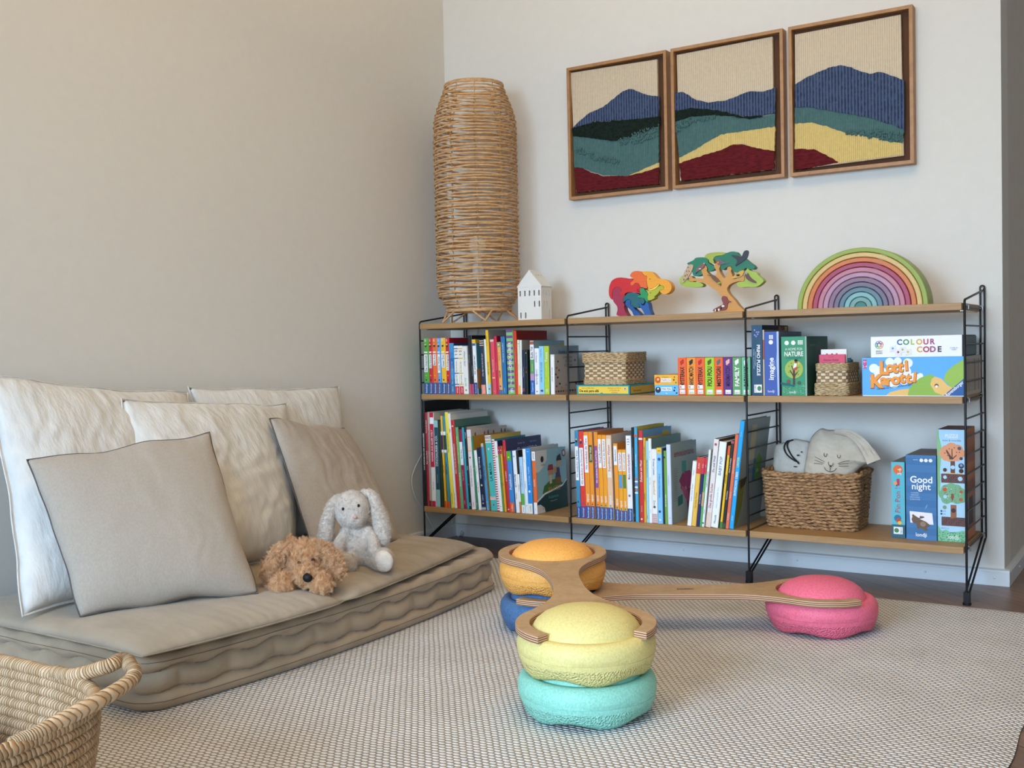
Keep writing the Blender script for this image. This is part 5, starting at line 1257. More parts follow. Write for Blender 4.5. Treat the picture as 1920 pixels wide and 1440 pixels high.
# ================================================================ brown seagrass basket with two canvas bags
M_sea = noisy('seagrass_cord', '6a4a30', 'b08a62', scale=85, rough=.8, bump=.6, bscale=160, dist=.002, stretch=(1, 1, 2.5), detail=5)
A = atz(1432, 987, ZB); Bp = atz(1608, 999, ZB); Cp = atz(1648, 976, ZB)
ex = (Bp-A); ex.z = 0; wx = ex.length; ex.normalize(); ey = Vector((-ex.y, ex.x, 0))
dy_ = .166
hb_ = -.020+(aty(1520, 880, (A.y+Bp.y)/2)-aty(1520, 993, (A.y+Bp.y)/2)).z
org = A+ey*0
bkt = thing('seagrass_basket', 'brown braided seagrass basket holding two canvas bags on the bottom shelf', 'basket', (A+ex*wx/2+ey*dy_/2).to_tuple())
pr = rrect(0, wx, 0, dy_, .022, .0045); L = perim(pr); nB = len(pr); cB_ = Vector((wx/2, dy_/2, 0))
mb = MB(); NRW = 17
def bw(p, t, out=0):
    q = cB_+(p-cB_)*(.95+.085*t); q = q+(p-cB_).normalized()*out
    return A+ex*q.x+ey*q.y
for r in range(NRW):
    t = r/(NRW-1)
    pts = []
    for i in range(nB):
        z = ZB+.0045+(hb_-.008)*t+.0012*math.sin(i*.55+r)+.0012*nz(i*.12, r*3)
        x_ = (pr[i].x/wx-.5)*2; z += .005*t*abs(x_)**3
        pts.append(bw(pr[i], t)+Z*(z-ZB))
    # leave the hand holes free at both short ends
    hole = [NRW-6 <= r <= NRW-4 and abs(pr[i].y-dy_/2) < .022 and (pr[i].x < .004 or pr[i].x > wx-.004) for i in range(nB)]
    run = []
    rad = (lambda r: (lambda i: .0046*(1+.28*math.sin(i*1.9+r*2.4)+.12*nz(i*.8, r))))(r)
    if not any(hole): mb.tube(pts, rad, M_sea, seg=7, closed=True)
    else:
        s0 = next(i for i in range(nB) if hole[i] and not hole[(i+1) % nB]); cur = []
        for k in range(1, nB+1):
            i = (s0+k) % nB
            if hole[i]:
                if len(cur) > 2: mb.tube(cur, rad, M_sea, seg=7)
                cur = []
            else: cur.append(pts[i])
        if len(cur) > 2: mb.tube(cur, rad, M_sea, seg=7)
mb.build('braided_wall', bkt, smooth=70, recalc=False)
mb = MB(); pp = [A+ex*(wx*u)+ey*(dy_*v)+Z*.003 for u, v in ((.04, .05), (.96, .05), (.96, .95), (.04, .95))]; mb.prism(pp, (0, 0, .003), M_sea); mb.build('basket_floor', bkt)
mb = MB()
for ph in (0, PI):
    pts = []
    for i in range(nB):
        x_ = (pr[i].x/wx-.5)*2; z = ZB+hb_+.001+.006*abs(x_)**3+.004*math.sin(i*.33+ph)
        pts.append(bw(pr[i], 1, .004*math.cos(i*.33+ph))+Z*(z-ZB))
    mb.tube(pts, lambda i: .0055*(1+.15*math.sin(i*1.9)), M_sea, seg=7, closed=True)
mb.build('braided_rim', bkt, smooth=70, recalc=False)
M_can = noisy('ecru_canvas', 'b5a998', 'c4b8a8', scale=14, rough=.95, bump=.5, bscale=34, dist=.008, stretch=(1, 1, 1.6), k=1.2, spec=.1)
M_can2 = noisy('grey_white_canvas', 'aea79c', 'c0b9ae', scale=14, rough=.95, bump=.5, bscale=34, dist=.008, k=1.2, spec=.1)
def bagmesh(L, y, T, mat, name, parent, seed, folds=()):
    P = [aty(a, b, y) for a, b in L]; P = smooth_poly(P, 2)
    c = sum(P, Vector())/len(P); n = len(P); K = 26
    def th(f): return T*math.sqrt(max(0, 1-f**2.6))
    mb = MB()
    for s in (-1, 1):
        def fn(i, j):
            f = j/(K-1); p = c.lerp(P[i], f); w = 0
            if s < 0:
                w = .006*nz(p.x*26+seed, p.z*20)*(1-f**4)+.003*nz(p.x*70+p.z*40, p.z*60, seed)*(1-f**4)
                w += .004*math.sin(40*(p.x*1.2+p.z)+5*nz(p.x*20, p.z*20))*max(0, (p.z-c.z)/.08)*(1-f**6)
            return p+Y*(s*th(f)*(1 if s < 0 else .6)-abs(w)*(s < 0))
        mb.grid(fn, n, K, mat, cu=True)
    mb.build(name, parent, smooth=180, merge=.0002)
    def front(px, py):
        p = aty(px, py, y); d = p-c; best = 1
        a = math.atan2(d.z, d.x); m = min(P, key=lambda q: abs(((math.atan2((q-c).z, (q-c).x)-a+PI) % (2*PI))-PI))
        f = min(.99, d.length/max(1e-6, (m-c).length)); return p-Y*(th(f)+.0065)
    return front
ym = A.y+.5*(Bp.y-A.y)+dy_*.42
b2 = thing('canvas_bag', 'grey white drawstring canvas bag behind in the seagrass basket, black cord on top', 'bag', aty(1480, 980, ym+.035).to_tuple(), 'canvas bags in the seagrass basket')
b2f = bagmesh([(1447, 968), (1449, 880), (1452, 838), (1456, 832), (1475, 829), (1482, 824), (1492, 822), (1505, 825), (1520, 828), (1522, 850), (1535, 880), (1535, 968)], ym+.035, .022, M_can2, 'sack', b2, 3)
mb = MB()
for L in ([(1483, 825), (1477, 828), (1475, 838), (1481, 850), (1493, 860), (1503, 865)], [(1490, 824), (1482, 827), (1481, 836), (1490, 852), (1499, 862), (1504, 868)]):
    mb.tube(spl([b2f(a, b)-Y*.002 for a, b in L]), .0021, flat('17171a', .8, 1.0), seg=7)
mb.build('drawstring', b2, smooth=60)
mb = MB()
for (a, b, rx_, rz_) in ((1502, 852, .005, .0025), (1497, 873, .0065, .0018), (1508, 846, .003, .002)): mb.ell(b2f(a, b)-Y*.001, (rx_, .0015, rz_), DK, nu=12, nv=6)
mb.build('printed_mark', b2)
b1 = thing('canvas_bag', 'ecru canvas bag with a sleeping cat face, bulging out of the seagrass basket', 'bag', aty(1570, 985, ym).to_tuple(), 'canvas bags in the seagrass basket')
b1f = bagmesh([(1512, 968), (1505, 895), (1513, 850), (1519, 822), (1531, 808), (1541, 802), (1552, 806), (1565, 806), (1578, 804), (1592, 808), (1606, 815), (1622, 832), (1636, 850), (1643, 868), (1634, 869), (1620, 872), (1606, 884), (1592, 910), (1585, 968)], ym-.008, .034, M_can, 'sack', b1, 9)
mb = MB()
def cur(L, r=.0008): mb.tube(spl([b1f(1400+a/6, 780+b/6)-Y*.001 for a, b in L], 6), r, DK, seg=5)
cur([(914, 402), (916, 430), (930, 443), (945, 428), (947, 408)]); cur([(1064, 420), (1068, 445), (1083, 457), (1097, 445), (1100, 424)])
for L in ([(808, 446), (860, 470), (920, 500)], [(806, 480), (860, 500), (910, 515)], [(798, 518), (850, 520), (900, 527)], [(1070, 520), (1130, 498), (1200, 487)], [(1078, 530), (1130, 520), (1184, 517)], [(1078, 548), (1130, 548), (1184, 549)]): cur(L, .0006)
cur([(965, 500), (966, 525), (975, 540)]); cur([(1017, 512), (1015, 530), (1006, 542)]); cur([(984, 555), (984, 580), (982, 605)]); cur([(918, 558), (935, 590), (982, 610), (1030, 598), (1055, 570)])
mb.ell(b1f(1400+990/6, 780+546/6)-Y*.001, (.0036, .0015, .0022), DK, nu=12, nv=6); mb.build('printed_face', b1)
mb = MB(); T = spl([aty(a, b, ym-.052+k) for a, b, k in ((1565, 808, .014), (1592, 813, .006), (1612, 826, .002), (1628, 846, 0), (1638, 866, .002))], 8)
N = len(T)
def flp(i, j):
    p = T[i]; t = (T[min(i+1, N-1)]-T[max(i-1, 0)]).normalized(); w = Vector((t.z, 0, -t.x)); a = 2*PI*j/22
    R = .006+.012*(i/(N-1))
    return p+w*(R*(math.cos(a)+.18*math.cos(6*a+i*.1)))+Y*(R*.42*(math.sin(a)+.22*math.sin(5*a)))
mb.grid(flp, N, 22, M_can, cv=True); mb.poly([flp(N-1, j) for j in range(22)], M_can); mb.build('gathered_neck', b1, smooth=60)
# ================================================================ books
ORD = 'first second third fourth fifth sixth seventh eighth ninth tenth eleventh twelfth thirteenth fourteenth fifteenth sixteenth seventeenth eighteenth nineteenth twentieth twenty-first twenty-second twenty-third twenty-fourth twenty-fifth twenty-sixth twenty-seventh twenty-eighth twenty-ninth thirtieth thirty-first thirty-second thirty-third thirty-fourth thirty-fifth'.split()
M_gap = flat('1a1712', .9, 1.0)
def book(desc, x, w, lean, h, dep, yf, z0, col, o, place, group):
    """one book: spine towards the room, boards, page block; lettering and bands belong to the cover mesh"""
    root = thing('book', desc+', '+place, 'book', (x, yf, z0), group)
    M = Matrix.Translation((x, yf, z0)) @ Matrix.Rotation(lean, 4, 'Y')
    if lean > 0: M = M @ Matrix.Translation((0, 0, w*math.sin(lean)))
    mc = flat(col, o.get('ro', .42)); cov = flat(o.get('cov', col), .45); bt = min(.0016, w*.22)
    cm = MB(); yy = -.0012
    r = min(w*.28, .0022)
    sp = [(0, .004), (0, r), (r*.35, r*.35), (r, 0), (w-r, 0), (w-r*.35, r*.35), (w, r), (w, .004)]
    n0 = len(cm.v)
    for zz in (0, h): cm.v += [tuple(M @ Vector((a, b, zz))) for a, b in sp]
    for i in range(7): cm.face((n0+i, n0+i+1, n0+8+i+1, n0+8+i), mc)
    cm.face(range(n0+7, n0-1, -1), mc); cm.face(range(n0+8, n0+16), mc); cm.face((n0, n0+7, n0+15, n0+8)[::-1], mc)
    cm.box((0, .004, 0), (bt, dep, h), cov, M); cm.box((w-bt, .004, 0), (w, dep, h), cov, M)
    def q(u0, v0, u1, v1, c, e): cm.poly([M @ Vector(p) for p in ((u0*w, -e, v0*h), (u1*w, -e, v0*h), (u1*w, -e, v1*h), (u0*w, -e, v1*h))], flat(c, .45))
    def rq(L, c, e): cm.poly([M @ Vector((w+e, s*dep, t*h)) for s, t in L], flat(c, .5))
    ux, uz = (M.to_3x3() @ X), (M.to_3x3() @ Z)
    def tx(t, v, wd, c, hh=.55, vert=1, u=.5, e=.0009):
        if not t: return
        p = M @ Vector((u*w, -e, v*h))
        a, b = (uz, -ux) if vert == 1 else (-uz, ux) if vert == -1 else (ux, uz)
        cm.text(t, p, a, b, hh*w, flat(c, .5), wd*h if vert else wd*w, bold=.012 if hh > .38 else 0)
    k = .0003
    for (v0, v1, c) in o.get('bands', ()): q(.03, v0, .97, v1, c, k); k += .00003
    for n_, (v0, v1, c) in enumerate(o.get('strips', ())): q(.10+.06*n_*(n_ < 2 and not o.get('narrow')), v0, .78 if o.get('narrow') else .90, v1, c, .0006+.00004*n_)
    for t in o.get('txt', ()): tx(*t)
    for (u, v, rr, c) in o.get('dots', ()):
        cm.poly([M @ Vector((u*w+rr*math.cos(2*PI*i/10), -.0007-.00002*len(cm.f) % .0002, v*h+rr*math.sin(2*PI*i/10))) for i in range(10)], flat(c, .5))
    for i, (L, c) in enumerate(o.get('right', ())): rq(L, c, .0003+.0001*i)
    for (t, s, v, hh, c, wd) in o.get('rtxt', ()):
        cm.text(t, M @ Vector((w+.0022, s*dep, v*h)), Y, uz, hh, flat(c, .5), wd*dep)
    cm.build('cover', root, recalc=False)
    if w-2*bt > .0008:
        pm = MB(); ins = .0022 if h > .1 else .001
        pm.box((bt, .004, ins), (w-bt, dep-ins, h-ins), M_page, M); pm.build('page_block', root, recalc=False)
    return root
def row(data, z0, yf, place, group, xmax=9):
    end = -1; pl = None; ph = 0
    meas = []
    for (ox, oy, sc, b0, b1, t0, yt, yb, col, desc, o) in data:
        y = yf+o.get('set', 0)
        A = aty(ox+b0/sc, oy+yb/sc, y); Bq = aty(ox+b1/sc, oy+yb/sc, y); T = aty(ox+t0/sc, oy+yt/sc, y)
        meas.append((A.x, max(.0035, (Bq.x-A.x)*.97), math.atan2(T.x-A.x, T.z-z0), math.hypot(T.x-A.x, T.z-z0), y))
    n = len(meas); ln = []
    for i in range(n):
        a = [meas[j][2] for j in range(max(0, i-2), min(n, i+3)) if data[j][10].get('seg', 0) == data[i][10].get('seg', 0)]
        ln.append(sum(a)/len(a)-(.012 if data[i][10].get('seg') else 0))
    pr = None
    for i, d in enumerate(data):
        x, w, _, h, y = meas[i]; l = ln[i]; o = d[10]
        if o.get('seg'): x -= .003; w *= .97
        if pr:
            px, pw, plq, phh = pr; e = px+pw/math.cos(plq)+.0003; hm = min(h, phh)
            need = max(e, e+(math.tan(plq)-math.tan(l))*hm)
            if x < need: w = max(.003, w-min((need-x)*.6, w*.25)); x = need
            elif x-need < .004: x = need
        while x+w+math.tan(l)*h > xmax: l -= .003
        pr = (x, w, l, h)
        book(d[9], x, w*math.cos(l), l, h, o.get('dep', .15), y, z0+.0004, d[8], o, ORD[i]+' book '+place, group)
K = 'dark'
# ---- upper row, corner bay
a = (780, 600, 9.0); b = (870, 600, 9.0); c = (960, 600, 9.0)
def wie(t, f0=.40, f1=.71):
    return dict(narrow=1, dep=.175, bands=[(.0, .20, '2c4f86')], strips=[(f0, f1, 'e8e6e2'), (.735, .76, 'e2d8d4')], txt=[(t, (f0+f1)/2, (f1-f0)*.9, '3a3030', .42, 1, .45), ('Ravensburger', .10, .17, 'e4e8f0', .36, 1, .45), ('WWW', .96, .05, 'd6dce8', .4, 1, .4)], dots=[(.45, .86, .0042, '26324a'), (.4, .885, .003, 'e2c24a'), (.45, .25, .003, '26324a'), (.45, .33, .002, 'e0b050')])
YA_ = YF+.004
rowA = [
 (*a, 143, 230, 128, 312, 1245, '4f9a3c', 'green children\'s book with white title strip', wie('Die Unterwelt', .39, .71)),
 (*a, 231, 293, 212, 310, 1245, 'c02c33', 'red children\'s book with short white title strip', wie('Die Steinzeit', .46, .71)),
 (*a, 294, 374, 270, 308, 1245, 'dc6a2e', 'orange children\'s book with short white title strip', wie('Beim Arzt', .51, .71)),
 (*a, 375, 436, 350, 308, 1245, '5a9ad6', 'sky blue children\'s book with long white title strip', wie('Unser Wetter', .38, .71)),
 (*a, 437, 523, 403, 305, 1245, 'e2ad2c', 'golden yellow children\'s book with white title strip', wie('Unser Zoo', .47, .71)),
 (*a, 524, 588, 494, 308, 1245, 'bf2832', 'crimson children\'s book with white title strip', {**wie('Im Kindergarten', .42, .71), 'cov': '8c1224'}),
 (*a, 590, 664, 545, 395, 1245, '2f7fb4', 'deep blue book with watery pattern', dict(cov='1d3c66', dep=.14, bands=[(.0, .3, '2a6f9c'), (.5, .7, '2468a2'), (.82, 1, '3f8cbc')], txt=[('Papá, por favor, consígueme la luna', .42, .66, 'dfe8f0', .22), ('kókinos', .1, .1, 'dfe8f0', .25)])),
 (*a, 668, 745, 645, 438, 1245, 'ded9d0', 'small white book with blue bands and red foot', dict(dep=.12, bands=[(0, .16, 'c03844'), (.19, .21, '3a5a96'), (.42, .44, '3a5a96'), (.73, .75, '3a5a96'), (.93, .95, '3a5a96')], txt=[('1 2', .86, .1, '4a4038', .6), ('Die drei Katzen', .57, .22, '4a4a48', .25), ('Das kleine Wir', .3, .2, '4a4a48', .25), ('oetinger', .08, .12, 'e8dcd8', .35)])),
 (*a, 748, 820, 722, 438, 1245, 'e2dccd', 'small white book with yellow bands and red foot', dict(dep=.12, bands=[(0, .16, 'c03844'), (.19, .21, 'd0a850'), (.42, .44, 'd0a850'), (.73, .75, 'd0a850'), (.93, .95, 'd0a850')], txt=[('1 2', .86, .1, '4a4038', .6), ('Der kleine Bär', .57, .22, '4a4a48', .25), ('Tiger und Ente', .3, .2, '4a4a48', .25), ('oetinger', .08, .12, 'e8dcd8', .35)])),
 (*a, 822, 900, 792, 447, 1245, 'd9d7d4', 'white book with slim black lettering', dict(dep=.14, txt=[("Where's Spot?", .74, .36, '2a2a2c', .34, -1), ('Eric Hill', .25, .2, '5a7a7a', .34, -1)], dots=[(.5, .08, .0035, 'b07a40')])),
 (*b, 100, 136, 47, 262, 1250, '1c1c1f', 'slim black book with pink foot', dict(dep=.16, bands=[(0, .17, 'b84a68')], txt=[('Gute Nacht Gorilla', .6, .5, 'b0b0b0', .3)])),
 (*b, 137, 173, 90, 262, 1250, '232326', 'second slim black book with pink foot', dict(dep=.16, bands=[(0, .17, 'b84a68')], txt=[('Es war eine dunkle Nacht', .4, .5, 'b8b8b8', .3)])),
 (*b, 177, 238, 131, 332, 1250, 'dfe4ea', 'white spine with yellow head and navy foot', dict(cov='3c7f94', dep=.15, bands=[(0, .21, '26437c'), (.935, 1, 'e0b52c'), (.885, .93, '3a5f90')], txt=[('Wir sind jetzt vier!', .53, .46, '34466a', .42), ('Ravensburger', .1, .17, 'c8d0e0', .34)], dots=[(.5, .25, .003, 'd0b060')], right=[([(0, .93), (1, .93), (1, 1), (0, 1)], 'b8961f'), ([(0, .1), (1, .1), (1, .35), (.5, .5), (0, .45)], 'b07a48')])),
 (*b, 300, 374, 252, 327, 1250, '28324a', 'navy book with peach stripes and coral foot', dict(dep=.14, bands=[(0, .17, 'e08a78'), (.96, .975, 'e6b8a0'), (.92, .935, 'e6b8a0'), (.88, .895, 'e6b8a0')], txt=[('¿Hay algo más aburrido que?', .53, .55, 'e0d8d4', .28), ('takatuka', .08, .12, 'e8ccc4', .3)])),
 (*b, 376, 411, 337, 328, 1250, 'd5dccb', 'thin pale green unmarked book', dict(dep=.15)),
 (*b, 412, 459, 353, 174, 1250, 'e5b228', 'tall slim yellow book with black lettering', dict(cov='a39e90', dep=.20, bands=[(0, .165, '8fc3dc')], txt=[('El punt i la ratlla', .40, .40, '3a3320', .42, -1), ('Edicions del sol', .83, .22, '3a3320', .36, -1)], dots=[(.5, .08, .003, 'b0384a')])),
 (*b, 484, 549, 426, 333, 1250, 'd24a5c', 'pinkish red book with small yellow tape', dict(cov='8a1a34', dep=.15, bands=[(.96, 1, 'e4b8ac')], strips=[(.285, .31, 'e2b45c')], txt=[('Elmer im Dschungel', .52, .34, 'f0d8d4', .25), ('x', .05, .03, 'f0d8d4', .3)])),
 (*b, 551, 598, 500, 276, 1250, 'bb2444', 'slim crimson book', dict(cov='8c1432', dep=.16, txt=[('Die kleine Hexe', .48, .4, 'd89aa8', .25)])),
 (*b, 606, 664, 563, 376, 1250, 'dd9f58', 'tan orange book with green head', dict(dep=.13, bands=[(0, .085, '4a6a94'), (.9, 1, '7f9a5c')], txt=[('EL CANÇÓ', .72, .2, '5a4020', .3, -1), ('¡BLEEK!', .38, .22, '3a2a1a', .44, -1)], dots=[(.5, .95, .003, 'c8d0b0'), (.5, .15, .003, '3a4a8a')])),
 (*b, 668, 741, 621, 282, 1250, '276b9e', 'plain blue hardback with white lettering', dict(dep=.16, txt=[('Was wächst da draußen?', .72, .42, 'e4ecf2', .28), ('carlsen', .07, .1, 'c8d8e4', .24)])),
 (*b, 745, 864, 700, 184, 1250, '7ab26a', 'tall green and purple striped book', dict(dep=.19, ro=.5, bands=[(v/22+.018, v/22+.06, '6d4a86') for v in range(1, 22, 2)], txt=[('DINOSAURIER', .62, .40, 'eef0ee', .46, 1, .5, .0012), ('Frag doch mal', .28, .26, 'eef0ee', .3, 1, .5, .0012), ('m', .06, .06, 'eef0ee', .6, 1, .5, .0012)])),
 (*c, 54, 106, 20, 182, 1248, 'c23c28', 'tall vermilion red hardback with dark red cover', dict(cov='8a130e', dep=.20, txt=[('Das große Buch der Märchen', .6, .34, 'e8a898', .22)])),
 (*c, 109, 152, 85, 338, 1248, 'd8d1b6', 'cream patterned book', dict(cov='8f8d86', dep=.19, bands=[(0, .16, 'd8a24a'), (.92, .935, 'a0a878'), (.88, .89, 'c8a878')], txt=[('Der Grüffelo', .5, .4, 'a89a78', .3)])),
 (*c, 154, 182, 128, 342, 1248, 'dddfe2', 'thin white book', dict(cov='8d8880', dep=.18, txt=[('Abc', .5, .3, 'b0b0b4', .3)])),
 (*c, 186, 240, 186, 507, 1248, '20283f', 'short dark navy book', dict(dep=.12, bands=[(0, .05, '1c2436')], txt=[('Pequeña historia', .5, .5, '9aa0b0', .3), ('SM', .1, .1, 'd0506a', .5)])),
 (*c, 242, 284, 237, 507, 1248, '1e2622', 'short black green book', dict(dep=.12, txt=[('Bosc', .6, .3, '5a7a5a', .3)], dots=[(.5, .5, .003, '7a4a2a'), (.5, .93, .002, 'b0a080')])),
 (*c, 314, 384, 289, 354, 1248, '3f66a4', 'patchwork spine of white, green, lilac and blue', dict(cov='7f9ea8', dep=.2, bands=[(.65, 1, 'e2dedd'), (.385, .65, '5f9460'), (.26, .385, 'b48ab0'), (0, .26, '2f64ac'), (.93, .99, 'a05a48')], txt=[('Bulle Till', .78, .24, '4a2a2a', .5), ('Janosch', .5, .2, 'c8c050', .36), ('Coppenrath', .13, .17, 'dce4f0', .36)], right=[([(.15, .1), (.86, .1), (.86, .92), (.15, .92)], 'a9a294'), ([(.84, .8), (1, .8), (1, .95), (.84, .95)], 'c0a040')])),
 (*c, 390, 470, 370, 480, 1248, 'e0dfe2', 'white book with scribbled lettering and blue line', dict(dep=.13, strips=[(.415, .425, '7a9ab8')], txt=[('Le Thibault', .8, .22, '3a3a40', .3, -1), ('COMME PLUME', .38, .5, '4a4a50', .3, -1), ('4', .06, .03, '3a3a40', .4)])),
 (*c, 473, 556, 453, 445, 1248, '86c0dc', 'light blue book', dict(dep=.13, txt=[('Roger Olmos', .86, .16, '34607c', .24, -1), ('ESTO ES un libro', .46, .42, '28506c', .36, -1)], dots=[(.42, .075, .0035, 'a02f3c'), (.62, .075, .0035, '2a4a6a')])),
 (*c, 562, 648, 548, 442, 1248, 'a5bf36', 'lime green book', dict(cov='7d8f97', dep=.2, txt=[('Taxos', .77, .2, 'eef2e0', .5), ('un cuento de Guillaume', .5, .28, 'd8e4a8', .2), ('el pilar', .08, .07, 'e8f0d0', .4)], rtxt=[('Buenas noches', .55, .88, .012, '1f3a54', .8)])),
 (*c, 651, 719, 649, 585, 1248, 'e3e5e8', 'short white book with the dotted grey cover showing', dict(cov='aaa39c', dep=.155, bands=[(.965, .972, '9aa0a4')], txt=[('ORUGA GLOTONA', .5, .5, '4a4a50', .26)],
    rtxt=[('LA PEQUEÑA', .55, .92, .0075, '4a4238', .4), ('ORUGA', .6, .82, .009, '4a4238', .4), ('GLOTONA', .58, .72, .008, '4a4238', .45), ('ERIC CARLE', .55, .22, .005, '4a4238', .3)],
    right=[([(s+.035*math.cos(i*PI/4)*1.0, v+.028*math.sin(i*PI/4)) for i in range(8)], cc) for s, v, cc in ((.10, .66, 'b0602c'), (.2, .60, 'a03a2c'), (.16, .82, '2a5a5c'), (.06, .5, '5a2a34'), (.14, .42, '3a2430'), (.22, .26, '2c2024'), (.08, .2, 'b04030'), (.3, .16, 'c07830'), (.88, .84, '3a4a3c'), (.92, .24, '2c2a44'), (.06, .07, 'b04030'), (.16, .07, '5a3020'), (.26, .07, '3a5a34'), (.36, .07, '7a3024'), (.46, .07, 'c07830'), (.56, .07, '2c2024'), (.66, .07, '34304c'), (.76, .07, '2c2024'), (.86, .07, 'a03a2c'))])),
]
row(rowA, ZM, YA_, 'from the corner, upper row', 'books of the upper row')
